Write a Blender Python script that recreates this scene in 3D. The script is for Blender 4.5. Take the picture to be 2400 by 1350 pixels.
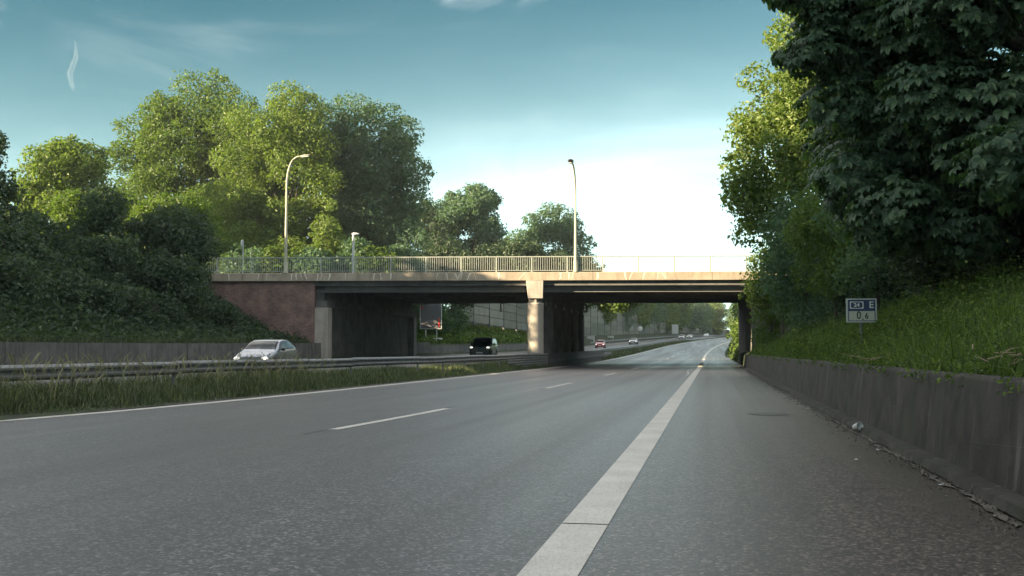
import bpy, math
import numpy as np
from mathutils import Vector, Matrix

# ------------------------------------------------------------------ clear
for o in list(bpy.data.objects):
    bpy.data.objects.remove(o, do_unlink=True)
S = bpy.context.scene
COL = S.collection
R = math.radians

# ------------------------------------------------------------------ camera
CAM_H = 1.12
HAZE = 0.00019
cam = bpy.data.cameras.new('camera')
cam.sensor_width = 36.0
cam.lens = 36.0 * 2500 / 2400
cam.clip_start = 0.1
cam.clip_end = 6000
camo = bpy.data.objects.new('camera', cam)
COL.objects.link(camo)
YAW, PITCH = 0.18435615, 0.05913099
fw = Vector((-math.sin(YAW) * math.cos(PITCH), math.cos(YAW) * math.cos(PITCH), math.sin(PITCH)))
camo.location = (0, 0, CAM_H)
camo.rotation_euler = fw.to_track_quat('-Z', 'Y').to_euler()
S.camera = camo

# ------------------------------------------------------------------ world, sun, exposure
SUN_EL, SUN_AZ = 14.0, -124.0        # azimuth clockwise from +Y (the road's direction)
W = bpy.data.worlds.new('World')
S.world = W
W.use_nodes = True
wn, wl = W.node_tree.nodes, W.node_tree.links
wn.clear()
wout = wn.new('ShaderNodeOutputWorld')
wbg = wn.new('ShaderNodeBackground')
wbg.inputs[1].default_value = 0.085
sky = wn.new('ShaderNodeTexSky')
sky.sky_type = 'NISHITA'
sky.sun_disc = False
sky.sun_elevation = R(SUN_EL)
sky.sun_rotation = R(SUN_AZ)
sky.air_density = 1.0
sky.dust_density = 0.6
sky.ozone_density = 2.0
tint = wn.new('ShaderNodeMix'); tint.data_type = 'RGBA'; tint.blend_type = 'MULTIPLY'
tint.inputs[0].default_value = 1.0
tint.inputs[7].default_value = (0.066, 0.240, 0.222, 1)
wl.new(sky.outputs[0], tint.inputs[6])
tc = wn.new('ShaderNodeTexCoord')
sep = wn.new('ShaderNodeSeparateXYZ')
wl.new(tc.outputs['Generated'], sep.inputs[0])
mp = wn.new('ShaderNodeMapping')
mp.inputs['Scale'].default_value = (2.2, 2.2, 7.5)
mp.inputs['Rotation'].default_value = (0.0, R(14), R(20))
wl.new(tc.outputs['Generated'], mp.inputs[0])
n1 = wn.new('ShaderNodeTexNoise'); n1.inputs['Scale'].default_value = 1.7
n1.inputs['Detail'].default_value = 6; n1.inputs['Roughness'].default_value = 0.55
n1.inputs['Distortion'].default_value = 0.6
wl.new(mp.outputs[0], n1.inputs[0])
def wmath(op, a, b=None, clamp=False):
    m = wn.new('ShaderNodeMath'); m.operation = op; m.use_clamp = clamp
    for i, v in enumerate((a, b)):
        if v is None: continue
        if isinstance(v, (int, float)): m.inputs[i].default_value = v
        else: wl.new(v, m.inputs[i])
    return m.outputs[0]
noff = wmath('MULTIPLY', wmath('SUBTRACT', n1.outputs[0], 0.5), 0.05)
# the pale cloud bank over the horizon is thickest ahead and thins out sideways
ahead = wmath('ADD', wmath('MULTIPLY', sep.outputs[0], 0.14), wmath('MULTIPLY', sep.outputs[1], 0.99))
side = wmath('MINIMUM', wmath('MULTIPLY', wmath('SUBTRACT', 1.0, ahead), 0.30), 0.065)
zz = wmath('ADD', wmath('SUBTRACT', sep.outputs[2], noff), side)
band = wmath('EXPONENT', wmath('MULTIPLY', wmath('SUBTRACT', zz, 0.062), -1.0 / 0.070))
band = wmath('MINIMUM', band, wmath('ADD', 0.205, wmath('MULTIPLY', wmath('SUBTRACT', n1.outputs[0], 0.5), 0.22)))
mr2 = wn.new('ShaderNodeMapRange'); mr2.interpolation_type = 'SMOOTHSTEP'
mr2.inputs[1].default_value = 0.50; mr2.inputs[2].default_value = 0.82
mr2.inputs[3].default_value = 0.0; mr2.inputs[4].default_value = 0.03
wl.new(n1.outputs[0], mr2.inputs[0])
# added overhead cloud for fill light; noise seed keeps the view mostly clear
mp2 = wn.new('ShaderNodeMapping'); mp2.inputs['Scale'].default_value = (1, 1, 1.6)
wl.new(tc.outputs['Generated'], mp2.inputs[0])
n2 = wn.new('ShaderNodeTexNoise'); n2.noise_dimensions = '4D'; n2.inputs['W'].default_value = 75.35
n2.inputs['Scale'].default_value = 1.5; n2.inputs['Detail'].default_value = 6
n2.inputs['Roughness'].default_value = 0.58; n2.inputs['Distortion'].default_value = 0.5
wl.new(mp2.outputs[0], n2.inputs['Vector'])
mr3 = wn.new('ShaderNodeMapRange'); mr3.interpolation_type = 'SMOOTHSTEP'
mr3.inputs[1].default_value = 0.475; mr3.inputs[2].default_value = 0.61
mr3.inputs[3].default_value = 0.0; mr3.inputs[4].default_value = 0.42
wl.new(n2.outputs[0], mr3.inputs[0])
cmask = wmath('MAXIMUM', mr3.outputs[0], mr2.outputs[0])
bmix = wn.new('ShaderNodeMix'); bmix.data_type = 'RGBA'
bmix.inputs[7].default_value = (11.6, 14.5, 14.3, 1)
wl.new(band, bmix.inputs[0]); wl.new(tint.outputs[2], bmix.inputs[6])
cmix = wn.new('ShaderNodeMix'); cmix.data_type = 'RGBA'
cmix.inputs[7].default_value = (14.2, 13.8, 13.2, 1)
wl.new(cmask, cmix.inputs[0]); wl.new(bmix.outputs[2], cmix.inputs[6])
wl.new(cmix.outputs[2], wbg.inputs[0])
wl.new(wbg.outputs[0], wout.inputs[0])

sl = bpy.data.lights.new('sun', 'SUN')
sl.energy = 5.0
sl.angle = R(0.53)
sl.color = (1.0, 0.80, 0.50)
so = bpy.data.objects.new('sun', sl)
COL.objects.link(so)
sdir = Vector((math.sin(R(SUN_AZ)) * math.cos(R(SUN_EL)), math.cos(R(SUN_AZ)) * math.cos(R(SUN_EL)), math.sin(R(SUN_EL))))
so.rotation_euler = sdir.to_track_quat('Z', 'Y').to_euler()
so.location = sdir * 200

S.view_settings.view_transform = 'Standard'
S.view_settings.look = 'None'
S.view_settings.exposure = 2.2
S.view_settings.gamma = 1.0
S.view_settings.use_curve_mapping = False
S.render.engine = 'CYCLES'
S.cycles.max_bounces = 6
S.cycles.diffuse_bounces = 3
S.cycles.transparent_max_bounces = 6
S.cycles.use_denoising = True

# ------------------------------------------------------------------ helpers
def tag(o, label=None, cat=None, group=None, kind=None):
    if label: o['label'] = label
    if cat: o['category'] = cat
    if group: o['group'] = group
    if kind: o['kind'] = kind
    return o

def empty(name, loc=(0, 0, 0), rz=0.0, parent=None):
    o = bpy.data.objects.new(name, None)
    o.empty_display_size = 0.2
    o.location = loc
    o.rotation_euler = (0, 0, rz)
    COL.objects.link(o)
    if parent: o.parent = parent
    return o

def link_mesh(name, me, mat=None, parent=None, loc=None, rot=None):
    o = bpy.data.objects.new(name, me)
    COL.objects.link(o)
    if mat is not None and not me.materials: me.materials.append(mat)
    if parent: o.parent = parent
    if loc is not None: o.location = loc
    if rot is not None: o.rotation_euler = rot
    return o

class MB:
    def __init__(self):
        self.v, self.f, self.smooth = [], [], []
    def add(self, vs, fs, smooth=False):
        n = len(self.v)
        self.v += [tuple(p) for p in vs]
        for f in fs:
            self.f.append([i + n for i in f]); self.smooth.append(smooth)
        return self
    def box(self, x0, x1, y0, y1, z0, z1):
        vs = [(x0, y0, z0), (x1, y0, z0), (x1, y1, z0), (x0, y1, z0), (x0, y0, z1), (x1, y0, z1), (x1, y1, z1), (x0, y1, z1)]
        return self.add(vs, [(0, 3, 2, 1), (4, 5, 6, 7), (0, 1, 5, 4), (1, 2, 6, 5), (2, 3, 7, 6), (3, 0, 4, 7)])
    def grid(self, P, closed_v=False, smooth=True):      # P[i][j]
        n, m = len(P), len(P[0])
        vs = [p for row in P for p in row]
        fs = []
        for i in range(n - 1):
            for j in range(m if closed_v else m - 1):
                k = (j + 1) % m
                fs.append((i * m + j, i * m + k, (i + 1) * m + k, (i + 1) * m + j))
        return self.add(vs, fs, smooth)
    def tube(self, pts, rad, n=8, caps=True, smooth=True):
        pts = [Vector(p) for p in pts]
        if not hasattr(rad, '__len__'): rad = [rad] * len(pts)
        rows = []
        for i, p in enumerate(pts):
            t = (pts[min(i + 1, len(pts) - 1)] - pts[max(i - 1, 0)]).normalized()
            a = Vector((1, 0, 0)) if abs(t.x) < 0.8 else Vector((0, 1, 0))
            u = t.cross(a).normalized(); w = t.cross(u)
            rows.append([p + (u * math.cos(2 * math.pi * k / n) + w * math.sin(2 * math.pi * k / n)) * rad[i] for k in range(n)])
        self.grid(rows, True, smooth)
        if caps:
            self.add(rows[0], [tuple(range(n))]); self.add(rows[-1], [tuple(reversed(range(n)))])
        return self
    def lathe(self, prof, n=16, axis='z', centre=(0, 0, 0)):
        rows = []
        for r, h in prof:
            row = []
            for k in range(n):
                a = 2 * math.pi * k / n
                if axis == 'z': p = (r * math.cos(a), r * math.sin(a), h)
                elif axis == 'x': p = (h, r * math.cos(a), r * math.sin(a))
                else: p = (r * math.cos(a), h, r * math.sin(a))
                row.append((p[0] + centre[0], p[1] + centre[1], p[2] + centre[2]))
            rows.append(row)
        self.grid(rows, True, True)
        return self
    def build(self, name, mat=None, parent=None, loc=None, rot=None, bevel=0.0):
        me = self.mesh(name, mat)
        o = link_mesh(name, me, mat, parent, loc, rot)
        if bevel:
            b = o.modifiers.new('b', 'BEVEL'); b.width = bevel; b.segments = 2; b.limit_method = 'ANGLE'
        return o
    def mesh(self, name, mat=None):
        me = bpy.data.meshes.new(name)
        me.from_pydata(self.v, [], self.f)
        me.polygons.foreach_set('use_smooth', self.smooth)
        if mat is not None: me.materials.append(mat)
        me.update()
        return me

def np_mesh(name, V, F, mat=None, smooth=False):
    """V (n,3) F (m,k) same k"""
    me = bpy.data.meshes.new(name)
    V = np.ascontiguousarray(V, dtype=np.float32); F = np.ascontiguousarray(F, dtype=np.int32)
    m, k = F.shape
    me.vertices.add(len(V)); me.vertices.foreach_set('co', V.ravel())
    me.loops.add(m * k); me.loops.foreach_set('vertex_index', F.ravel())
    me.polygons.add(m); me.polygons.foreach_set('loop_start', np.arange(0, m * k, k, dtype=np.int32))
    me.polygons.foreach_set('loop_total', np.full(m, k, dtype=np.int32))
    me.polygons.foreach_set('use_smooth', np.full(m, smooth))
    me.update(calc_edges=True)
    if mat is not None: me.materials.append(mat)
    return me

# ------------------------------------------------------------------ materials
class NT:
    def __init__(self, name):
        self.m = bpy.data.materials.new(name); self.m.use_nodes = True
        self.n, self.l = self.m.node_tree.nodes, self.m.node_tree.links
        self.b = self.n['Principled BSDF']; self.out = self.n['Material Output']
        g = self.n.new('ShaderNodeNewGeometry'); self.pos = g.outputs['Position']; self.geo = g
    def coord(self, scale=(1, 1, 1), obj=False, rot=(0, 0, 0)):
        mp = self.n.new('ShaderNodeMapping'); mp.inputs['Scale'].default_value = scale
        mp.inputs['Rotation'].default_value = rot
        if obj:
            t = self.n.new('ShaderNodeTexCoord'); self.l.new(t.outputs['Object'], mp.inputs[0])
        else: self.l.new(self.pos, mp.inputs[0])
        return mp.outputs[0]
    def noise(self, scale, detail=4, rough=0.55, vec=None, dist=0.0):
        t = self.n.new('ShaderNodeTexNoise')
        t.inputs['Scale'].default_value = scale; t.inputs['Detail'].default_value = detail
        t.inputs['Roughness'].default_value = rough; t.inputs['Distortion'].default_value = dist
        self.l.new(vec if vec is not None else self.pos, t.inputs[0])
        return t.outputs[0]
    def voronoi(self, scale, vec=None, out=1, feature='F1'):
        t = self.n.new('ShaderNodeTexVoronoi'); t.feature = feature
        t.inputs['Scale'].default_value = scale
        self.l.new(vec if vec is not None else self.pos, t.inputs[0])
        return t.outputs[out]
    def ramp(self, fac, stops):
        r = self.n.new('ShaderNodeValToRGB')
        while len(r.color_ramp.elements) < len(stops): r.color_ramp.elements.new(0.5)
        for e, (p, c) in zip(r.color_ramp.elements, stops):
            e.position = p; e.color = tuple(c) + (1,) if len(c) == 3 else c
        self.l.new(fac, r.inputs[0])
        return r.outputs[0]
    def mix(self, fac, a, b, mode='MIX'):
        m = self.n.new('ShaderNodeMix'); m.data_type = 'RGBA'; m.blend_type = mode
        for i, v in ((0, fac), (6, a), (7, b)):
            if isinstance(v, (int, float)): m.inputs[i].default_value = v
            elif isinstance(v, (tuple, list)): m.inputs[i].default_value = tuple(v) + (1,) if len(v) == 3 else v
            else: self.l.new(v, m.inputs[i])
        return m.outputs[2]
    def math(self, op, a, b=None, clamp=False):
        m = self.n.new('ShaderNodeMath'); m.operation = op; m.use_clamp = clamp
        for i, v in enumerate((a, b)):
            if v is None: continue
            if isinstance(v, (int, float)): m.inputs[i].default_value = v
            else: self.l.new(v, m.inputs[i])
        return m.outputs[0]
    def maprange(self, v, a, b, c=0.0, d=1.0):
        m = self.n.new('ShaderNodeMapRange')
        for i, x in enumerate((a, b, c, d)): m.inputs[i + 1].default_value = x
        self.l.new(v, m.inputs[0])
        return m.outputs[0]
    def sep(self, v=None):
        s = self.n.new('ShaderNodeSeparateXYZ'); self.l.new(v if v is not None else self.pos, s.inputs[0]); return s.outputs
    def color(self, c):
        if isinstance(c, (tuple, list)): self.b.inputs['Base Color'].default_value = tuple(c) + (1,)
        else: self.l.new(c, self.b.inputs['Base Color'])
        return self
    def rough(self, r):
        if isinstance(r, (int, float)): self.b.inputs['Roughness'].default_value = r
        else: self.l.new(r, self.b.inputs['Roughness'])
        return self
    def bump(self, h, strength=0.3, dist=0.02):
        b = self.n.new('ShaderNodeBump'); b.inputs['Strength'].default_value = strength; b.inputs['Distance'].default_value = dist
        self.l.new(h, b.inputs['Height']); self.l.new(b.outputs[0], self.b.inputs['Normal'])
        return self

def simple(name, c, rough=0.6, metal=0.0, var=0.25, scale=3.0, spec=0.5):
    t = NT(name)
    n = t.noise(scale, 5, 0.6)
    t.color(t.ramp(n, [(0.25, [x * (1 - var) for x in c]), (0.75, [min(1, x * (1 + var)) for x in c])]))
    t.rough(rough); t.b.inputs['Metallic'].default_value = metal
    t.b.inputs['Specular IOR Level'].default_value = spec
    return t.m

M = {}
def asphalt(name, dark, light, patch, edge=None):
    t = NT(name)
    sp = t.noise(120, 2, 0.7)
    sp2 = t.voronoi(50, out=1)          # colour per stone
    sx = t.n.new('ShaderNodeSeparateColor'); t.l.new(sp2, sx.inputs[0])
    base = t.ramp(sp, [(0.36, dark), (0.66, light)])
    stone = t.ramp(sx.outputs[0], [(0.0, (0.10, 0.10, 0.105)), (0.45, (0.55, 0.55, 0.56)), (0.8, (1.5, 1.5, 1.5)), (1.0, (4.2, 4.2, 4.1))])
    c = t.mix(0.95, base, stone, 'MULTIPLY')
    big = t.noise(0.35, 5, 0.6, t.coord((1.0, 0.22, 1)))
    c = t.mix(1.0, c, t.ramp(big, [(0.3, (0.78, 0.78, 0.79)), (0.7, patch)]), 'MULTIPLY')
    trk = t.noise(1.0, 3, 0.5, t.coord((0.9, 0.012, 1)))
    c = t.mix(1.0, c, t.ramp(trk, [(0.35, (0.70, 0.70, 0.71)), (0.62, (1.25, 1.25, 1.26))]), 'MULTIPLY')
    med = t.noise(2.2, 4, 0.65)
    c = t.mix(0.6, c, t.ramp(med, [(0.3, (0.82, 0.82, 0.82)), (0.7, (1.14, 1.14, 1.14))]), 'MULTIPLY')
    if edge:
        xs = t.sep()[0]
        en = t.noise(1.6, 6, 0.7, t.coord((1, 0.35, 1)))
        em = t.maprange(t.math('ADD', xs, t.math('MULTIPLY', t.math('SUBTRACT', en, 0.5), 1.3)), edge[0], edge[1])
        fine = t.ramp(t.noise(30, 4, 0.7), [(0.35, (0.018, 0.015, 0.012)), (0.7, (0.085, 0.072, 0.058))])
        c = t.mix(t.math('MULTIPLY', em, 0.85, True), c, fine)
    t.color(c).rough(t.maprange(trk, 0.35, 0.62, 0.46, 0.36))
    t.b.inputs['Specular IOR Level'].default_value = 0.5
    h = t.math('ADD', sp, t.math('MULTIPLY', sx.outputs[0], 0.6))
    t.bump(h, 0.6, 0.004)
    return t.m
M['asphalt'] = asphalt('asphalt', (0.0175, 0.0150, 0.0165), (0.080, 0.069, 0.075), (1.2, 1.2, 1.22))
M['shoulder'] = asphalt('shoulder_asphalt', (0.022, 0.0175, 0.0155), (0.092, 0.074, 0.064), (1.15, 1.12, 1.08), (1.15, 2.0))
M['street'] = simple('street_asphalt', (0.06, 0.06, 0.06), 0.9, scale=8)

def paint(name):
    t = NT(name)
    n = t.noise(60, 3, 0.7); n2 = t.noise(1.3, 5, 0.6)
    c = t.ramp(n, [(0.28, (0.20, 0.20, 0.19)), (0.42, (0.62, 0.58, 0.53)), (0.7, (0.76, 0.72, 0.67))])
    c = t.mix(1.0, c, t.ramp(n2, [(0.3, (0.75, 0.75, 0.75)), (0.7, (1, 1, 1))]), 'MULTIPLY')
    t.color(c).rough(0.7).bump(n, 0.3, 0.003)
    return t.m
M['paint'] = paint('road_paint')

def concrete(name, a, b, stain, stain_amt=0.6, zs=0.25, sc=1.2, moss=0.0, drip=0.0):
    t = NT(name)
    v = t.noise(sc, 6, 0.62)
    c = t.ramp(v, [(0.3, a), (0.72, b)])
    st = t.noise(2.6, 5, 0.6, t.coord((1, 1, zs)), 0.4)
    c = t.mix(t.math('MULTIPLY', t.maprange(st, 0.46, 0.66), stain_amt, True), c, stain)
    if drip:
        dn = t.noise(5.5, 4, 0.65, t.coord((1, 1, 0.07)), 0.3); dm = t.noise(0.5, 3, 0.6)
        df = t.math('MULTIPLY', t.maprange(dn, 0.56, 0.70), t.maprange(dm, 0.42, 0.62), True)
        c = t.mix(t.math('MULTIPLY', df, drip, True), c, (0.26, 0.25, 0.235))
    if moss:
        mn = t.noise(1.7, 5, 0.6)
        c = t.mix(t.math('MULTIPLY', t.maprange(mn, 0.5, 0.68), moss, True), c, (0.035, 0.045, 0.022))
    f = t.noise(45, 3, 0.6)
    c = t.mix(0.35, c, t.ramp(f, [(0.3, (0.6, 0.6, 0.6)), (0.7, (1.3, 1.3, 1.3))]), 'MULTIPLY')
    t.color(c).rough(0.9).bump(f, 0.4, 0.01)
    return t.m
M['wall_dark'] = concrete('stained_wall_concrete', (0.026, 0.022, 0.019), (0.070, 0.059, 0.051), (0.012, 0.010, 0.0085), 0.85, 0.8, 1.6, 0.55, 0.45)
M['wall_left'] = concrete('low_wall_concrete', (0.085, 0.082, 0.078), (0.17, 0.163, 0.155), (0.05, 0.047, 0.044), 0.7, 0.15)
M['parapet'] = concrete('parapet_concrete', (0.27, 0.225, 0.175), (0.40, 0.345, 0.28), (0.20, 0.165, 0.13), 0.6, 0.3, 0.7)
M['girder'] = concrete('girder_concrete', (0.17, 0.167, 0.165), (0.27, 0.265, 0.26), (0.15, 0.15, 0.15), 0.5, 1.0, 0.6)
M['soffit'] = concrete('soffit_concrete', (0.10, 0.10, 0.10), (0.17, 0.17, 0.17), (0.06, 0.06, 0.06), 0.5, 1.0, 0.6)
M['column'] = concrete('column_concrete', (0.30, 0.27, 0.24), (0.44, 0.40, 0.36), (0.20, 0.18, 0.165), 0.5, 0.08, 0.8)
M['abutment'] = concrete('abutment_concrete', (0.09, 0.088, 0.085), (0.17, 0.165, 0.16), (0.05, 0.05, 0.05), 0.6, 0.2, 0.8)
M['lime'] = simple('lime_streak', (0.62, 0.58, 0.50), 0.9, var=0.12, scale=12)
M['barrier'] = concrete('barrier_concrete', (0.04, 0.04, 0.042), (0.085, 0.085, 0.088), (0.025, 0.025, 0.025), 0.6, 0.3)

def brick():
    t = NT('red_brick')
    br = t.n.new('ShaderNodeTexBrick')
    br.inputs['Scale'].default_value = 1.0
    br.inputs['Brick Width'].default_value = 0.25; br.inputs['Row Height'].default_value = 0.077
    br.inputs['Mortar Size'].default_value = 0.009; br.inputs['Mortar Smooth'].default_value = 0.2
    br.inputs['Color1'].default_value = (0.185, 0.105, 0.095, 1); br.inputs['Color2'].default_value = (0.098, 0.054, 0.050, 1)
    br.inputs['Mortar'].default_value = (0.30, 0.25, 0.23, 1)
    tc_ = t.n.new('ShaderNodeTexCoord'); mp_ = t.n.new('ShaderNodeMapping')
    mp_.inputs['Rotation'].default_value = (R(90), 0, 0)
    t.l.new(tc_.outputs['Object'], mp_.inputs[0]); t.l.new(mp_.outputs[0], br.inputs[0])
    n = t.noise(1.1, 6, 0.65)
    c = t.mix(1.0, br.outputs[0], t.ramp(n, [(0.3, (0.6, 0.6, 0.6)), (0.7, (1.35, 1.25, 1.2))]), 'MULTIPLY')
    n3 = t.noise(5, 4, 0.6)
    c = t.mix(t.math('MULTIPLY', t.maprange(n3, 0.55, 0.7), 0.35, True), c, (0.26, 0.2, 0.18))
    t.color(c).rough(0.92).bump(br.outputs[1], -0.4, 0.01)
    return t.m
M['brick'] = brick()

def ground_mat():
    t = NT('bank_earth')
    n = t.noise(1.8, 6, 0.7); n2 = t.noise(0.6, 4, 0.6)
    c = t.ramp(n, [(0.3, (0.018, 0.016, 0.010)), (0.5, (0.030, 0.042, 0.014)), (0.75, (0.050, 0.070, 0.020))])
    c = t.mix(1.0, c, t.ramp(n2, [(0.3, (0.7, 0.7, 0.7)), (0.7, (1.25, 1.2, 1.1))]), 'MULTIPLY')
    t.color(c).rough(0.95).bump(n, 0.8, 0.08)
    return t.m
M['ground'] = ground_mat()
M['gutter'] = concrete('gutter_grit', (0.07, 0.06, 0.05), (0.21, 0.185, 0.155), (0.04, 0.034, 0.028), 0.8, 1.0, 9.0)
M['dirt'] = simple('verge_dirt', (0.06, 0.052, 0.043), 0.95, var=0.6, scale=14)

def leafmat(name, dark, light, yellow=None, trans=0.45, rough=0.5, patch=0.5):
    t = NT(name)
    if yellow and trans == 0.45:
        dark = [0.6 * a + 0.4 * b for a, b in zip(dark, light)]; yellow = [0.6 * a + 0.4 * b for a, b in zip(yellow, light)]
    rnd = t.geo.outputs['Random Per Island']
    stops = [(0.0, dark), (0.75, light)]
    if yellow: stops.append((1.0, yellow))
    c = t.ramp(rnd, stops)
    n = t.noise(0.8, 4, 0.65)
    c = t.mix(patch, c, t.ramp(n, [(0.3, (0.6, 0.66, 0.7)), (0.7, (1.4, 1.3, 1.05))]), 'MULTIPLY')
    t.color(c).rough(rough)
    t.b.inputs['Specular IOR Level'].default_value = 0.35
    tr = t.n.new('ShaderNodeBsdfTranslucent')
    t.l.new(t.mix(1.0, c, (1.35, 1.5, 0.5), 'MULTIPLY'), tr.inputs[0])
    mx = t.n.new('ShaderNodeMixShader'); mx.inputs[0].default_value = trans
    t.l.new(t.b.outputs[0], mx.inputs[1]); t.l.new(tr.outputs[0], mx.inputs[2]); t.l.new(mx.outputs[0], t.out.inputs[0])
    return t.m
M['leaf'] = leafmat('leaf_green', (0.044, 0.080, 0.020), (0.098, 0.152, 0.038), (0.145, 0.190, 0.050))
M['leaf_sun_yellow'] = leafmat('leaf_yellowgreen_sun', (0.060, 0.100, 0.024), (0.132, 0.188, 0.048), (0.190, 0.232, 0.066))  # warm sunlight put into the leaf colour, for the sunlit crowns
M['leaf_shade_teal'] = leafmat('leaf_bluegreen_shade', (0.050, 0.092, 0.068), (0.100, 0.168, 0.122), (0.140, 0.205, 0.130))  # bluish shade and haze put into the leaf colour of dimmer crowns
M['leaf_dark'] = leafmat('leaf_deep', (0.030, 0.052, 0.035), (0.068, 0.104, 0.066), (0.105, 0.140, 0.085), 0.35)
M['leaf_chestnut'] = leafmat('leaf_chestnut', (0.032, 0.066, 0.042), (0.080, 0.142, 0.088), (0.130, 0.195, 0.110), 0.38, 0.42, 0.5)
M['leaf_bank'] = leafmat('leaf_groundcover', (0.042, 0.072, 0.018), (0.105, 0.172, 0.038), (0.19, 0.245, 0.070), 0.35, 0.6)
M['grass'] = leafmat('grass_blade', (0.044, 0.060, 0.034), (0.098, 0.128, 0.072), (0.22, 0.235, 0.16), 0.3, 0.6)
M['grass_dry'] = leafmat('grass_stalk', (0.13, 0.13, 0.085), (0.26, 0.25, 0.175), (0.34, 0.32, 0.24), 0.3, 0.7)
def bark():
    t = NT('bark')
    n = t.noise(6, 6, 0.7, t.coord((1, 1, 0.2)))
    t.color(t.ramp(n, [(0.3, (0.030, 0.025, 0.020)), (0.7, (0.12, 0.10, 0.08))])).rough(0.95).bump(n, 0.8, 0.05)
    return t.m
M['bark'] = bark()
M['twig'] = simple('dry_twig', (0.27, 0.21, 0.14), 0.85, var=0.3)
M['galv'] = simple('galvanised_steel', (0.20, 0.205, 0.21), 0.55, 0.55, 0.3, 2.5)
M['rail_paint'] = simple('painted_railing', (0.29, 0.305, 0.28), 0.5, 0.0, 0.12, 4)
M['pole'] = simple('lamp_pole_paint', (0.36, 0.345, 0.26), 0.5, 0.0, 0.12, 4)
M['pole_grey'] = simple('grey_pole', (0.42, 0.43, 0.43), 0.5, 0.2, 0.12, 4)
M['lamp_dark'] = simple('lamp_housing', (0.07, 0.07, 0.075), 0.45)
M['sign_blue'] = simple('sign_blue', (0.018, 0.030, 0.115), 0.4, var=0.1)
M['sign_white'] = simple('sign_white', (0.70, 0.70, 0.68), 0.4, var=0.08)
def dirtysign():
    t = NT('weathered_sign_white')
    n = t.noise(28, 5, 0.7, t.coord((1.6, 1, 1), rot=(0, R(35), 0)))
    t.color(t.ramp(n, [(0.30, (0.30, 0.28, 0.23)), (0.45, (0.56, 0.54, 0.46)), (0.75, (0.68, 0.66, 0.58))])).rough(0.5)
    return t.m
M['sign_dirty'] = dirtysign()
M['black'] = simple('black_print', (0.012, 0.012, 0.012), 0.5)
M['frame'] = simple('sign_frame', (0.50, 0.51, 0.50), 0.45, 0.3, 0.1)
M['sign_back'] = simple('sign_back', (0.10, 0.10, 0.11), 0.5, 0.3, 0.15)
M['red'] = simple('reflector_red', (0.50, 0.03, 0.03), 0.4)
M['noise_panel'] = concrete('noise_panel_concrete', (0.12, 0.13, 0.12), (0.21, 0.215, 0.205), (0.08, 0.09, 0.075), 0.6, 0.3, 0.5)
def noisepanel():
    t = NT('noise_panel_concrete')
    oi = t.n.new('ShaderNodeObjectInfo')
    c = t.ramp(oi.outputs['Random'], [(0.0, (0.12, 0.13, 0.11)), (0.5, (0.17, 0.165, 0.145)), (1.0, (0.22, 0.22, 0.20))])
    n = t.noise(0.6, 5, 0.6)
    c = t.mix(0.8, c, t.ramp(n, [(0.3, (0.6, 0.66, 0.56)), (0.7, (1.2, 1.15, 1.1))]), 'MULTIPLY')
    t.color(c).rough(0.9)
    return t.m
M['noise_panel'] = noisepanel()
M['noise_post'] = simple('noise_post', (0.09, 0.10, 0.10), 0.7)
M['rubber'] = simple('tyre_rubber', (0.02, 0.02, 0.02), 0.85)
M['trim'] = simple('black_trim', (0.015, 0.015, 0.016), 0.5)
M['rim'] = simple('wheel_rim', (0.42, 0.43, 0.44), 0.35, 0.7)
def glass(name, c):
    t = NT(name); t.color(c).rough(0.12); t.b.inputs['Specular IOR Level'].default_value = 0.45
    n = t.noise(2.5, 3, 0.5, t.coord(obj=True)); t.color(t.ramp(n, [(0.3, [x * 0.6 for x in c]), (0.7, [x * 1.5 for x in c])]))
    return t.m
M['glass'] = glass('car_glass', (0.022, 0.026, 0.030))
M['glass_light'] = glass('side_glass', (0.10, 0.115, 0.125))
def carpaint(name, c, metal=0.3):
    t = NT(name)
    n = t.noise(3, 4, 0.6, t.coord(obj=True))
    t.color(t.ramp(n, [(0.3, [x * 0.88 for x in c]), (0.7, [min(1, x * 1.08) for x in c])])).rough(0.28)
    t.b.inputs['Metallic'].default_value = metal; t.b.inputs['Coat Weight'].default_value = 0.6
    return t.m
M['silver'] = carpaint('silver_paint', (0.21, 0.222, 0.265), 0.5)
M['blackpaint'] = carpaint('black_paint', (0.012, 0.011, 0.013), 0.0)
M['redpaint'] = carpaint('red_paint', (0.42, 0.035, 0.05), 0.1)
M['whitepaint'] = carpaint('white_paint', (0.72, 0.72, 0.72), 0.0)
M['greypaint'] = carpaint('grey_paint', (0.16, 0.17, 0.19), 0.3)
def emit(name, c, s):
    t = NT(name); t.color(c); t.b.inputs['Emission Color'].default_value = tuple(c) + (1,); t.b.inputs['Emission Strength'].default_value = s
    return t.m
M['headlight'] = emit('headlight_lit', (1.0, 0.97, 0.88), 0.28)
M['tail'] = simple('tail_lamp', (0.35, 0.02, 0.02), 0.3)

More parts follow.
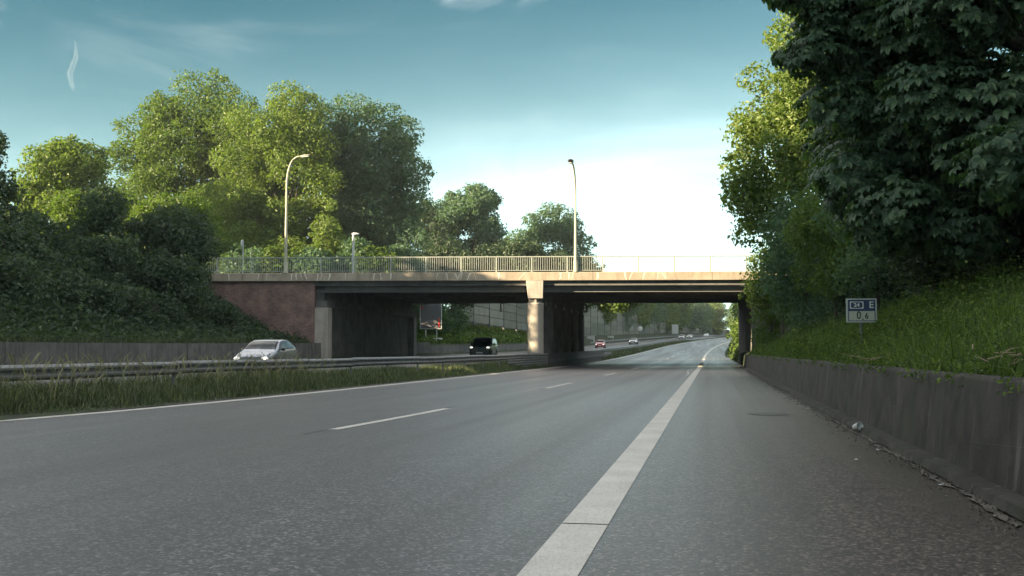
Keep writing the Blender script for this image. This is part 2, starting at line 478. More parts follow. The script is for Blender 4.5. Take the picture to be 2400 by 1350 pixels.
# ------------------------------------------------------------------ alignment of the motorway
def shift(y):
    y = np.asarray(y, float)
    return np.where(y > 130, 2.4e-4 * (np.clip(y, 130, 620) - 130) ** 2 + np.clip(y - 620, 0, None) * 0.235, 0.0)
def zr(y):
    y = np.asarray(y, float)
    a = 1e-4 * np.clip(y - 70, 0, 115) ** 2
    b = 0.023 * np.clip(y - 185, 0, 195)
    t = np.clip(y - 380, 0, 120)
    return a + b + 0.023 * t - 0.023 * t * t / 240
_yy = np.linspace(-120, 900, 1021)
_zl = np.interp(_yy, [-120, 0, 50, 80, 100, 140, 200, 240, 300], [0.10, 0.12, 0.24, 0.50, 0.70, 1.0, 1.8, 2.75, 4.05])
_zl = np.where(_yy > 300, zr(_yy) + 0.07, _zl)
_k = np.ones(21) / 21
_zl = np.convolve(np.pad(_zl, 10, mode='edge'), _k, 'valid')
def zl(y): return np.interp(y, _yy, _zl)
def at(u, y, dz=0.0, left=False):
    y = float(y)
    return (u + float(shift(y)), y, float(zl(y) if left else zr(y)) + dz)

def rows(y0, y1, step=3.0, fine=True):
    ys = [y0]
    while ys[-1] < y1 - 1e-6: ys.append(min(y1, ys[-1] + step))
    return ys

def ribbon(name, u0, u1, ys, dz, mat, parent=None, left=False, wob=0.0, rng=None):
    P = []
    for y in ys:
        a = u0(y) if callable(u0) else u0
        b = u1(y) if callable(u1) else u1
        P.append([at(a, y, dz, left), at(b, y, dz, left)])
    mb = MB().grid(P, smooth=False)
    mb.f = [list(reversed(f)) for f in mb.f]
    return mb.build(name, mat, parent)

# ------------------------------------------------------------------ ground (one sheet with the cutting in it)
def bank_l(y):      # height of the left plateau over datum
    return 6.0
def section(y):
    a, b = float(zr(y)), float(zl(y))
    far = max(0.0, (y - 150) / 100)
    pl = 6.0 + max(0, b - 1.5)
    pr = 5.2 + a
    pts = [(-900, pl), (-300, pl), (-120, pl), (-60, pl), (-43, pl), (-36.5, pl), (-33.2, b + 0.55 * (pl - b) + 0.1), (-30, b + 1.35), (-28.2, b + 1.15), (-27.75, b + 1.1), (-27.45, b - 0.06),
           (-20, b - 0.06), (-13.95, b - 0.06), (-12.9, 0.5 * (a + b) + 0.08), (-11.4, a + 0.03), (-10.9, a - 0.06), (-5, a - 0.06), (1.8, a - 0.06), (2.4, a - 0.06), (2.5, a + 0.80), (4, a + 1.5),
           (6, a + 2.3), (9, a + 3.4), (14, pr - 0.4), (40, pr + 0.4), (120, pr + 0.4), (300, pr), (900, pr)]
    return pts
ys = list(range(-90, 240, 3)) + list(range(240, 700, 10)) + [750, 850, 1000, 1500, 2500]
rng = np.random.default_rng(3)
P = []
for y in ys:
    yy = min(y, 700)
    s_ = float(shift(yy))
    row = []
    for k, (u, z) in enumerate(section(yy)):
        jit = 0.0
        if u < -29 or u > 3: jit = rng.uniform(-0.12, 0.12)
        row.append((u + s_, y, z + jit))
    P.append(row)
mb = MB().grid(P)
mb.f = [list(reversed(f)) for f in mb.f]
tag(mb.build('ground', M['ground']), 'earth banks of the cutting with grass and soil', kind='structure')

# ------------------------------------------------------------------ short vapour trail high in the sky
def vapour():
    t = NT('vapour')
    t.color((0.9, 0.9, 0.9)).rough(1.0)
    n = t.noise(0.03, 5, 0.65)
    tr = t.n.new('ShaderNodeBsdfTransparent'); mx = t.n.new('ShaderNodeMixShader')
    lw_ = t.n.new('ShaderNodeLayerWeight'); lw_.inputs[0].default_value = 0.5
    f = t.math('MULTIPLY', t.math('POWER', t.math('SUBTRACT', 1.0, lw_.outputs[1]), 1.5), t.maprange(n, 0.3, 0.7, 0.01, 0.085))
    t.l.new(f, mx.inputs[0]); t.l.new(tr.outputs[0], mx.inputs[1]); t.l.new(t.b.outputs[0], mx.inputs[2]); t.l.new(mx.outputs[0], t.out.inputs[0])
    return t.m
def far_pt(px, py, D):
    R_ = Vector((math.cos(YAW), math.sin(YAW), 0)); U_ = R_.cross(fw)
    d = (fw + R_ * (px - 1200) / 2500 + U_ * (675 - py) / 2500)
    return Vector((0, 0, CAM_H)) + d * D
vt = MB().tube([far_pt(a, b, 2500) for a, b in ((176, 96), (178, 120), (178, 135), (171, 152), (164, 172), (166, 190), (171, 206), (174, 216))], [1.5, 4, 6, 7, 8, 6, 5, 1.5], 12)
tag(vt.build('vapour_trail', vapour()), 'short curved white vapour trail in the sky', kind='structure')

# ------------------------------------------------------------------ roads
ysr = rows(-60, 130, 5) + rows(135, 620, 5)
road = tag(ribbon('road', -11.05, -0.62, ysr, 0.0, M['asphalt']), 'dark grey asphalt carriageway of two lanes', kind='structure')
sh = tag(ribbon('hard_shoulder', -0.62, 1.75, ysr, 0.0, M['shoulder']), 'brownish grey asphalt hard shoulder beside the retaining wall', kind='structure')
rl = tag(ribbon('oncoming_road', -27.5, -13.8, ysr, 0.0, M['asphalt'], left=True), 'asphalt carriageway beyond the median guardrail', kind='structure')
rq = np.random.default_rng(5)
_gw = {}
def gj(y, k, a):
    return a * float(np.random.default_rng(abs(int(y * 100)) * 7 + k).normal())
ribbon('gutter', 1.75, 2.3, rows(-20, 130, 2.0), 0.0, M['shoulder'], sh)
ribbon('grit_line', lambda y: 1.90 + 0.03 * math.sin(y * 2.3) + gj(y, 1, 0.025), lambda y: 1.955 + 0.03 * math.sin(y * 2.3) + gj(y, 2, 0.03), rows(-10, 76, 0.12), 0.012, M['gutter'], sh)

def lane_u(y): return -4.85 - 0.48 * math.exp(-max(0.0, y - 14.4) / 8.0)
def left_edge(y): return -10.5 - 0.95 * math.exp(-max(0.0, y - 14) / 5.0) if y < 40 else -10.5
# solid line between lane and shoulder, with a joint gap
sol = [-20, -10, 0, 3] + rows(4, 6.93, 0.5)
ribbon('solid_line', -0.965, -0.665, sol, 0.005, M['paint'], road)
ribbon('solid_line', -0.965, -0.665, [6.965] + rows(7.5, 130, 1.5) + rows(133, 560, 4), 0.005, M['paint'], road)
ribbon('edge_line', lambda y: left_edge(y) - 0.14, lambda y: left_edge(y) + 0.14, rows(-10, 40, 1) + rows(42, 560, 4), 0.005, M['paint'], road)
for k in range(-1, 28):
    y0 = 14.6 + 17.35 * k
    ribbon('lane_dash', lambda y: lane_u(y) - 0.08, lambda y: lane_u(y) + 0.08, rows(y0, y0 + 5.7, 0.95), 0.005, M['paint'], road)
    if -1 < k < 6:
        for (ya, yb_) in ((y0 - 0.9, y0 - 0.03), (y0 + 5.73, y0 + 6.7)):
            ribbon('seam', lambda y: lane_u(y) - 0.10 + 0.01 * math.sin(y * 9), lambda y: lane_u(y) - 0.06 + 0.012 * math.sin(y * 13), rows(ya, yb_, 0.12), 0.004, M['black'], road)
ribbon('stray_paint_line', lambda y: -1.25 - 0.10 * math.sin(y * 0.33) + 0.0016 * (y - 58) ** 2 * (1 if y > 70 else 0), lambda y: -1.19 - 0.10 * math.sin(y * 0.33) + 0.0016 * (y - 58) ** 2 * (1 if y > 70 else 0), rows(50, 80, 1.5), 0.005, M['paint'], road)
for k in range(0, 34):
    y0 = 8 + 17.35 * k
    ribbon('lane_dash', -20.65, -20.5, rows(y0, y0 + 5.7, 1.9), 0.006, M['paint'], rl, left=True)
ribbon('edge_line', -14.6, -14.42, rows(0, 560, 5), 0.006, M['paint'], rl, left=True)
ribbon('edge_line', -24.55, -24.3, rows(0, 560, 5), 0.006, M['paint'], rl, left=True)
# median verge of dirt beside the edge line
ribbon('verge', lambda y: left_edge(y) - 0.62 - 0.05 * math.sin(y * 1.3), lambda y: left_edge(y) - 0.30 + 0.06 * math.sin(y * 2.1), rows(5, 110, 0.6), 0.008, M['dirt'], road)
# fine cracks in the shoulder and the right lane
rk = np.random.default_rng(55)
for (x0, y0, x1, y1) in ((0.55, 10.3, 0.95, 10.42), (1.05, 9.1, 1.5, 9.2), (0.6, 14.2, 1.3, 14.35), (0.75, 24.0, 1.6, 24.4), (-3.4, 11.0, -2.2, 11.5), (0.1, 33, 1.4, 33.5)):
    P = []
    for i in range(9):
        t_ = i / 8; w_ = 0.008 * (1 - abs(2 * t_ - 1)) + 0.002
        xx, yy_ = x0 + (x1 - x0) * t_, y0 + (y1 - y0) * t_ + rk.normal(0, 0.015)
        P.append([(xx, yy_ - w_, 0.004), (xx, yy_ + w_, 0.004)])
    m_ = MB().grid(P, smooth=False); m_.build('crack', M['black'], sh if x0 > 0 else road)
# dark repair patches in the shoulder
mbp = MB()
n = 26
c0 = np.array(at(1.0, 19.6, 0.006))
ring = [(c0[0] + 0.36 * math.cos(2 * math.pi * k / n) * (1 + 0.08 * math.sin(5 * k)), c0[1] + 0.42 * math.sin(2 * math.pi * k / n) * (1 + 0.1 * math.sin(3 * k)), c0[2]) for k in range(n)]
mbp.add(ring, [tuple(range(n))])
mbp.build('drain_cover', M['trim'], sh)

# ------------------------------------------------------------------ retaining walls
wall = tag(empty('retaining_wall', (2.2, 0, 0)), 'dark stained concrete retaining wall along the hard shoulder', 'wall')
rngw = np.random.default_rng(8)
P = []
for y in rows(-25, 76.3, 1.5):
    w = float(rngw.normal(0, 0.003))
    P.append([(-0.05 + w, y, -0.05), (0.02 + w, y, 0.10), (0.10 + w, y, 0.86), (0.13, y, 0.90 + w), (0.36, y, 0.90 + w), (0.40, y, 0.5)])
MB().grid(P, smooth=True).build('wall_face', M['wall_dark'], wall)
P = [[(-0.22 + float(rngw.normal(0, 0.008)), y, 0.012), (-0.19, y, 0.075 + float(rngw.normal(0, 0.006))), (-0.02, y, 0.085)] for y in rows(-25, 76.3, 0.5)]
MB().grid(P, smooth=False).build('wall_footing', M['wall_dark'], wall)

lw = tag(empty('low_wall', (-27.5, 0, 0)), 'low grey concrete wall along the far edge of the oncoming road', 'wall')
y = -2.0
k = 0
while y < 196:
    y1 = min(y + 5.0, 196)
    if not (70.5 < y < 72.8):
        za, zb_ = float(zl(y)), float(zl(y1)); xa, xb = float(shift(y)), float(shift(y1))
        j = 0.012 * math.sin(k * 2.4)
        h = 1.27 if y < 100 else 0.95
        vs = []
        for (yy, zz_, xx) in ((y + 0.02, za, xa), (y1 - 0.02, zb_, xb)):
            vs += [(xx + j, yy, zz_ - 0.1), (xx - 0.06 + j, yy, zz_ + h), (xx - 0.34, yy, zz_ + h), (xx - 0.34, yy, zz_ - 0.1)]
        m_ = MB().add(vs, [(0, 1, 2, 3), (7, 6, 5, 4), (0, 4, 5, 1), (1, 5, 6, 2), (2, 6, 7, 3)])
        m_.build('wall_panel', M['wall_left'], lw)
    y = y1
    k += 1

# ------------------------------------------------------------------ bridge
BA = math.atan(0.139)
B0 = (-12.4, 75.0, 0.0)
bridge = tag(empty('road_bridge', B0, BA), 'concrete road bridge across the motorway on a round pier', 'bridge')
DEP = 25.5
SK = 0.139
def bp(name, mb, mat, bevel=0.0, parent=bridge): return mb.build(name, M[mat], parent, bevel=bevel)
XL, XR = -60.0, 70.0
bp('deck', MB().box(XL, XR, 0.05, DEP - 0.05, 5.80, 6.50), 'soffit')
bp('street_surface', MB().box(XL, XR, 2.6, DEP - 2.6, 6.50, 6.56), 'street')
bp('pavement', MB().box(XL, XR, 0.1, 2.6, 6.50, 6.68), 'girder')
# parapet: cast sections with joints
edges = [-60, -45, -36, -29.5, -21.0, -12.6, -4.2, 4.2, 12.6, 21, 30, 45, 70]
for a, b in zip(edges[:-1], edges[1:]):
    m_ = MB()
    prof = [(-0.35, 6.15), (-0.35, 6.68), (-0.31, 6.74), (0.18, 6.74), (0.18, 6.50), (0.06, 6.50), (0.06, 6.15)]
    vs = [(a + 0.012, p[0], p[1]) for p in prof] + [(b - 0.012, p[0], p[1]) for p in prof]
    n = len(prof)
    m_.add(vs, [tuple(reversed(range(n))), tuple(range(n, 2 * n))] + [(i, (i + 1) % n, n + (i + 1) % n, n + i) for i in range(n)])
    o = bp('parapet_section', m_, 'parapet')
bp('rear_parapet', MB().box(XL, XR, DEP - 0.2, DEP + 0.35, 6.15, 6.74), 'parapet')
# girders (with lower flange)
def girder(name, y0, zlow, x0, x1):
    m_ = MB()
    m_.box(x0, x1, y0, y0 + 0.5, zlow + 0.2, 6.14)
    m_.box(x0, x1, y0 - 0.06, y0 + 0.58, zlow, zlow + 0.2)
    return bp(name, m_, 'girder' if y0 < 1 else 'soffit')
girder('edge_girder', 0.80, 5.37, -16.1, -0.62)
girder('edge_girder', 0.80, 5.37, 0.66, 15.6)
for k, yg in enumerate((4.4, 8.4, 12.6, 16.8, 21.0)):
    girder('inner_girder', yg, 5.55, -16.3 + SK * yg, 15.8 + SK * yg)
girder('rear_girder', DEP - 0.6, 5.66, -13.0, 19.0)
# pier: heads, collars and columns
for k, yc in enumerate((0.35, 5.3, 10.3, 15.3, 20.3, 25.0)):
    xc = SK * yc
    m_ = MB()
    f0 = yc - 0.70 if k == 0 else yc - 0.5
    a = [(-0.60, f0), (0.64, f0), (0.64, yc + 0.7), (-0.60, yc + 0.7)]
    b = [(-0.46, f0 + 0.02), (0.60, f0 + 0.02), (0.60, yc + 0.5), (-0.46, yc + 0.5)]
    m_.add([(xc + p[0], p[1], 6.14 if k == 0 else 5.79) for p in a] + [(xc + p[0], p[1], 4.86) for p in b],
           [(3, 2, 1, 0), (4, 5, 6, 7), (0, 1, 5, 4), (1, 2, 6, 5), (2, 3, 7, 6), (3, 0, 4, 7)])
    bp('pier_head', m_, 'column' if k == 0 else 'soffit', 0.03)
    m_ = MB()
    m_.lathe([(0.50, 4.55), (0.50, 4.87)], 24, 'z', (xc + 0.06, yc, 0))
    bp('bearing_collar', m_, 'abutment')
    bp('bearing_plate', MB().box(xc, xc + 0.14, yc - 0.53, yc - 0.45, 4.56, 4.85), 'column')
    m_ = MB()
    n = 32
    prof = [(0.585, -0.3), (0.585, 4.44), (0.60, 4.47), (0.60, 4.56), (0.0, 4.56)]
    rows_ = []
    for r_, h_ in prof:
        rows_.append([((r_ - (0.012 if q % 2 else 0.0)) * math.cos(2 * math.pi * q / (2 * n)) + xc + 0.06, (r_ - (0.012 if q % 2 else 0.0)) * math.sin(2 * math.pi * q / (2 * n)) + yc, h_) for q in range(2 * n)])
    m_.grid(rows_, True, True)
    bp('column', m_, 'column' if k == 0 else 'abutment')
# abutments
bl = -15.35
def abut(name, x0, x1, y0, y1, z0, z1, mat, bevel=0.0):
    # skewed block: faces parallel to the road
    vs = []
    for z in (z0, z1):
        vs += [(x0 + SK * y0, y0, z), (x1 + SK * y0, y0, z), (x1 + SK * y1, y1, z), (x0 + SK * y1, y1, z)]
    m_ = MB().add(vs, [(0, 3, 2, 1), (4, 5, 6, 7), (0, 1, 5, 4), (1, 2, 6, 5), (2, 3, 7, 6), (3, 0, 4, 7)])
    return bp(name, m_, mat, bevel)
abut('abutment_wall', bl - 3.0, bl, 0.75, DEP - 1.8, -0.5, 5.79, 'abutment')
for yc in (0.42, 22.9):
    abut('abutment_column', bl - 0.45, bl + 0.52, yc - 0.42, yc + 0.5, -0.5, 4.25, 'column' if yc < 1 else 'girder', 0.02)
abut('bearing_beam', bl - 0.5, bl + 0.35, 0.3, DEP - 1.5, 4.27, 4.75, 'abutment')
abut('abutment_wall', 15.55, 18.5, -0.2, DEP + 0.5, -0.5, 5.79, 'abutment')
abut('abutment_pier', 15.35, 16.4, -0.9, -0.2, -0.5, 5.36, 'abutment')
# wing wall in brick and the street embankment behind it
ww = bp('wing_wall', MB().box(-30.0, bl - 0.42, -0.12, 0.35, 0.2, 6.14), 'brick')
bp('wing_wall_corner', MB().box(bl - 0.72, bl - 0.42, -0.16, -0.121, 0.9, 6.14), 'brick')
bp('embankment_core', MB().box(-60, bl - 0.5, 0.36, DEP - 0.2, 0.0, 5.79), 'abutment')
bp('embankment_core', MB().box(18.6, 70, 0.36, DEP - 0.2, 0.0, 5.79), 'abutment')
# lime streaks running down the parapet
rngs = np.random.default_rng(21)
for x in sorted(list(rngs.uniform(-22, 3, 26)) + list(rngs.uniform(3, 11, 8)) + [-15.2, -14.6]):
    w = float(rngs.uniform(0.05, 0.12)); ln = float(rngs.uniform(0.8, 1.0)) * 0.52
    x2 = float(x); pts = []
    dr = float(rngs.normal(0, 0.03))
    for i in range(6):
        t = i / 5
        pts.append((x2 + dr * i + 0.012 * math.sin(i * 1.7 + x), 6.675 - ln * t, w * (1 - 0.5 * t)))
    P = [[(px - ww_ / 2, -0.353, pz), (px + ww_ / 2, -0.353, pz)] for px, pz, ww_ in pts]
    m_ = MB().grid(P, smooth=False)
    m_.build('lime_streak', M['lime'], bridge)

# ------------------------------------------------------------------ railing on the bridge
rail = tag(empty('bridge_railing', (B0[0], B0[1], 6.74), BA), 'pale painted steel railing with upright bars along the bridge edge', 'railing')
yb = -0.13
bar_me = MB().box(-0.019, 0.019, -0.012, 0.012, 0.14, 1.09).mesh('baluster', M['rail_paint'])
post_me = MB().box(-0.05, 0.05, -0.035, 0.035, 0.0, 1.10).box(-0.09, 0.09, -0.08, 0.08, 0.0, 0.02).mesh('post', M['rail_paint'])
MB().box(-26.0, 20.0, yb - 0.05, yb + 0.05, 1.075, 1.145).build('top_rail', M['rail_paint'], rail)
MB().box(-26.0, 20.0, yb - 0.025, yb + 0.025, 0.10, 0.14).build('bottom_rail', M['rail_paint'], rail)
for k in range(-10, 9):
    x0 = -0.15 + 2.53 * k
    link_mesh('post', post_me, None, rail, (x0, yb, 0))
    if k < 8:
        for q in range(1, 16):
            link_mesh('baluster', bar_me, None, rail, (x0 + 2.53 * q / 16, yb, 0))

# ------------------------------------------------------------------ lamps on the bridge
def bw(bx, by, z):     # bridge frame to world
    c, s = math.cos(BA), math.sin(BA)
    return (B0[0] + c * bx - s * by, B0[1] + s * bx + c * by, z)
def bx_of(xw): return (xw + 12.4) / math.cos(BA)
def tall_lamp(bx, arm, label, top=15.9, head_dark=True):
    t = tag(empty('street_lamp', bw(bx, -0.22, 6.74), BA), label, 'street lamp', 'tall street lamps on the bridge')
    H = top - 6.74
    pts, rad = [], []
    for k in range(9):
        z = H * 0.72 * k / 8; pts.append((0, 0, z)); rad.append((0.125 - 0.06 * k / 8) * 1.0)
    ax, ay, drop = arm
    for k in range(1, 11):
        a = k / 10
        pts.append((ax * (a ** 2.2), ay * (a ** 2.2), H * 0.72 + H * 0.28 * math.sin(a * math.pi / 2) - drop * a ** 4)); rad.append((0.065 - 0.015 * a) * 1.2)
    MB().tube(pts, rad, 12).build('pole', M['pole'], t)
    MB().lathe([(0.20, 0.0), (0.20, 0.03), (0.15, 0.06), (0.15, 0.75), (0.13, 0.80)], 16).build('base_sleeve', M['pole'], t)
    tip = Vector(pts[-1]); d = (Vector(pts[-1]) - Vector(pts[-2])).normalized()
    L_ = 1.25 if head_dark else 0.75
    P = []
    side = d.cross(Vector((0, 0, 1))).normalized(); up = side.cross(d)
    for f_, w_, h_ in ((0, 0.06, 0.06), (0.12, 0.15, 0.12), (0.45, 0.20, 0.15), (0.85, 0.19, 0.10), (1.0, 0.08, 0.04)):
        if not head_dark: w_, h_ = w_ * 0.6, h_ * 0.55
        c_ = tip + d * L_ * f_
        P.append([c_ + side * w_ * math.cos(q * math.pi / 6) + up * h_ * math.sin(q * math.pi / 6) for q in range(12)])
    hd = MB().grid(P, True).build('lamp_head', M['lamp_dark'] if head_dark else M['pole'], t)
    MB().box(-0.09, 0.09, -0.25, 0.25, -0.02, 0.02).build('lens', M['sign_white'], hd, tip + d * 0.5 * L_ - up * (0.15 if head_dark else 0.08), d.to_track_quat('Y', 'Z').to_euler())
    return t
tall_lamp(bx_of(-30.1), (0.95, 0.0, 0.0), 'tall curved street lamp in front of the sunlit tree', 15.2, False)
tall_lamp(bx_of(-9.45), (-0.28, -2.6, 0.15), 'tall street lamp with dark head against the white sky', 14.3)
t = tag(empty('path_lamp', bw(bx_of(-25.25), -0.22, 6.74), BA), 'short grey lamp post with a small flat head on the railing', 'lamp post')
MB().tube([(0, 0, 0), (0, 0, 2.75)], 0.085, 12).build('pole', M['pole_grey'], t)
P = []
for f_, w_, h_ in ((-0.1, 0.06, 0.05), (0.0, 0.12, 0.09), (0.25, 0.13, 0.08), (0.42, 0.08, 0.03)):
    P.append([(f_, w_ * math.cos(q * math.pi / 5), 2.80 + h_ * math.sin(q * math.pi / 5)) for q in range(10)])
MB().grid(P, True).build('lamp_head', M['sign_white'], t)
t = tag(empty('sign_post', bw(bx_of(-33.2), -0.22, 6.74), BA), 'thin post with a narrow sign seen edge-on above the bridge railing', 'sign')
MB().tube([(0, 0, 0), (0, 0, 2.45)], 0.045, 8).build('pole', M['pole_grey'], t)
MB().lathe([(0.0, -0.02), (0.31, -0.02), (0.31, 0.02), (0.0, 0.02)], 20, 'x', (-0.07, 0, 2.1)).build('plate', M['frame'], t)

# ------------------------------------------------------------------ guardrails
def w_profile():
    return [(0.0, -0.155), (0.045, -0.14), (0.08, -0.10), (0.08, -0.06), (0.02, -0.02), (0.02, 0.02), (0.08, 0.06), (0.08, 0.10), (0.045, 0.14), (0.0, 0.155)]
def beam_mesh(pts, zc, flip=False):
    """pts: list of (x,y,z) path; profile faces +x"""
    P = []
    for (x, y, z) in pts:
        P.append([(x + (-p[0] if flip else p[0]), y, z + zc + p[1]) for p in w_profile()])
    return MB().grid(P, smooth=False)
def med_u(y):
    return float(np.interp(y, [0, 20, 40, 66, 76, 120, 400], [-13.2, -12.9, -12.35, -11.75, -11.5, -11.75, -11.75]))
post_g = MB().box(-0.06, -0.01, -0.05, 0.05, -0.45, 0.84).mesh('post', M['galv'])
def guardrail(label, y0, y1, uf, height, extra=None, left=False, step=4.0, posts_to=130):
    o0 = at(uf(y0), y0, 0, left)
    t = tag(empty('guardrail', o0), label, 'guardrail')
    def pt(y):
        p = at(uf(y), y, 0, left)
        base = p[2] if left else 0.65 * p[2] + 0.35 * float(zl(y))
        return (p[0] - o0[0], p[1] - o0[1], base - o0[2])
    y = y0
    k = 0
    while y < y1 - 0.01:
        e = min(y + step, y1)
        ys_ = [y, (y + e) / 2, e + 0.12]
        zj = 0.012 * math.sin(k * 1.9)
        beam_mesh([pt(q) for q in ys_], height - 0.155 + zj).build('beam', M['galv'], t)
        if y < posts_to:
            p = pt(y); link_mesh('post', post_g, None, t, (p[0], p[1], p[2] + height - 0.88))
        y = e; k += 1
    if extra:
        for (a, b, zc) in extra:
            beam_mesh([pt(a + (b - a) * i / 4) for i in range(5)], zc).build('lower_beam', M['galv'], t)
    return t
guardrail('grey steel guardrail in the median before the bridge', 8, 75.5, med_u, 0.81, [(62, 75.5, 0.36), (64, 75.5, 0.06)])
guardrail('grey steel guardrail in the median beyond the bridge', 117, 470, lambda y: -11.75, 0.95, [(117, 127, 0.38), (117, 127, 0.06)], step=6.0, posts_to=300)
guardrail('grey steel guardrail at the far verge below the noise barrier', 214, 520, lambda y: -25.6, 0.78, left=True, step=8.0, posts_to=300)
# concrete barrier round the pier
cb = tag(empty('concrete_barrier', (-11.7, 75.6, 0)), 'dark concrete barrier around the foot of the bridge pier', 'barrier')
for k in range(7):
    ya, yb_ = 75.6 + 6 * k, 75.6 + 6 * k + 5.97
    P = []
    for yy in (ya, yb_):
        z0 = 0.5 * float(zr(yy)) + 0.5 * float(zl(yy))
        P.append([(0.30, yy - 75.6, z0 - 0.6), (0.30, yy - 75.6, z0 + 0.12), (0.12, yy - 75.6, z0 + 0.3), (0.06, yy - 75.6, z0 + 0.72), (-0.12, yy - 75.6, z0 + 0.72), (-0.3, yy - 75.6, z0 - 0.1)])
    m_ = MB().grid(P, smooth=False); m_.add(P[0], [tuple(range(6))]); m_.add(P[1], [tuple(reversed(range(6)))])
    m_.build('barrier_element', M['barrier'], cb)

# ------------------------------------------------------------------ noise barrier
nb = tag(empty('noise_barrier', (-31.0, 150, 0)), 'tall grey green noise barrier of stacked panels beyond the bridge', 'noise barrier')
BAY = 10.0
def nb_p(y): return (-31.0 + float(shift(y)) - (-31.0), y - 150)
far_m = MB()
pc = 0
for k in range(41):
    y0 = 128 + BAY * k; y1 = y0 + BAY
    (xa, ya), (xb, yb2) = nb_p(y0), nb_p(y1)
    top = 12.0 + 0.003 * (y0 - 265) + (0.25 if k % 5 == 3 else 0.0) - (1.2 if k > 23 else 0.0)
    base = max(float(zl(y0)) + 0.7, 5.2 - 0.011 * (y0 - 150))
    d = Vector((xb - xa, yb2 - ya, 0)).normalized(); nrm = Vector((d.y, -d.x, 0))
    # post
    pm = MB()
    w_ = 0.07
    vs = []
    for z in (base - 0.8, top + 0.12):
        for (a_, b_) in ((-w_, -0.13), (w_, -0.13), (w_, 0.15), (-w_, 0.15)):
            q = Vector((xa, ya, 0)) + d * a_ + nrm * b_; vs.append((q.x, q.y, z))
    pm.add(vs, [(0, 3, 2, 1), (4, 5, 6, 7), (0, 1, 5, 4), (1, 2, 6, 5), (2, 3, 7, 6), (3, 0, 4, 7)])
    if k < 56: pm.build('post', M['noise_post'], nb)
    else: far_m.add(pm.v, pm.f)
    bm = MB(); vs = []
    for z in (base - 0.5, top - 0.05):
        for (s_, n_) in ((0.1, -0.16), (BAY - 0.1, -0.16), (BAY - 0.1, -0.10), (0.1, -0.10)):
            q = Vector((xa, ya, 0)) + d * s_ + nrm * n_; vs.append((q.x, q.y, z))
    bm.add(vs, [(0, 3, 2, 1), (4, 5, 6, 7), (0, 1, 5, 4), (1, 2, 6, 5), (2, 3, 7, 6), (3, 0, 4, 7)])
    bm.build('backing_sheet', M['noise_post'], nb)
    nrow = 6
    hgt = (top - base + 0.5) / nrow
    for r in range(nrow):
        z0 = top - hgt * (r + 1) + 0.09; z1 = top - hgt * r
        off = 0.02 * math.sin(k * 3.1 + r * 1.7)
        vs = []
        for z in (z0, z1):
            for (s_, n_) in ((0.16, off - 0.06), (BAY - 0.16, off - 0.06), (BAY - 0.16, off + 0.06), (0.16, off + 0.06)):
                q = Vector((xa, ya, 0)) + d * s_ + nrm * n_; vs.append((q.x, q.y, z))
        m_ = MB().add(vs, [(0, 3, 2, 1), (4, 5, 6, 7), (0, 1, 5, 4), (1, 2, 6, 5), (2, 3, 7, 6), (3, 0, 4, 7)])
        if k < 50: m_.build('panel', M['noise_panel'], nb)
        else: far_m.add(m_.v, m_.f)
tag(far_m.build('far_panels', M['noise_panel'], nb), kind='stuff')

# ------------------------------------------------------------------ cars
def cr(p0, p1, p2, p3, t):
    return 0.5 * ((2 * p1) + (-p0 + p2) * t + (2 * p0 - 5 * p1 + 4 * p2 - p3) * t * t + (-p0 + 3 * p1 - 3 * p2 + p3) * t ** 3)
class Surf:
    def __init__(self, G): self.G = np.array(G, float)      # S,P,3
    def ev(self, u, v):
        G = self.G; n, m = G.shape[:2]
        i = int(min(max(math.floor(u), 0), n - 2)); j = int(min(max(math.floor(v), 0), m - 2))
        tu, tv = u - i, v - j
        rr = []
        for a in (-1, 0, 1, 2):
            ia = min(max(i + a, 0), n - 1)
            q = [G[ia, min(max(j + b, 0), m - 1)] for b in (-1, 0, 1, 2)]
            rr.append(cr(*q, tv))
        return cr(*rr, tu)
    def normal(self, u, v):
        e = 0.02
        a = self.ev(u + e, v) - self.ev(u - e, v); b = self.ev(u, v + e) - self.ev(u, v - e)
        nn = np.cross(a, b); l = np.linalg.norm(nn)
        nn = nn / l if l > 1e-9 else np.array([0, 0, 1.0])
        return nn
    def patch(self, u0, u1, v0, v1, nu, nv, off=0.0, sides=(1, -1), shape=None):
        m_ = MB()
        for sgn in sides:
            P = []
            for i in range(nu + 1):
                row = []
                for j in range(nv + 1):
                    a, b = i / nu, j / nv
                    if shape: a, b = shape(a, b)
                    u, v = u0 + (u1 - u0) * a, v0 + (v1 - v0) * b
                    p = self.ev(u, v)
                    if off:
                        nn = self.normal(u, v)
                        if np.dot(nn, p - np.array([0, p[1], 0.7])) < 0: nn = -nn
                        p = p + nn * off
                    row.append((p[0] * sgn, p[1], p[2]))
                P.append(row)
            k0 = len(m_.f)
            m_.grid(P)
            if sgn < 0:
                for q in range(k0, len(m_.f)): m_.f[q] = list(reversed(m_.f[q]))
        return m_
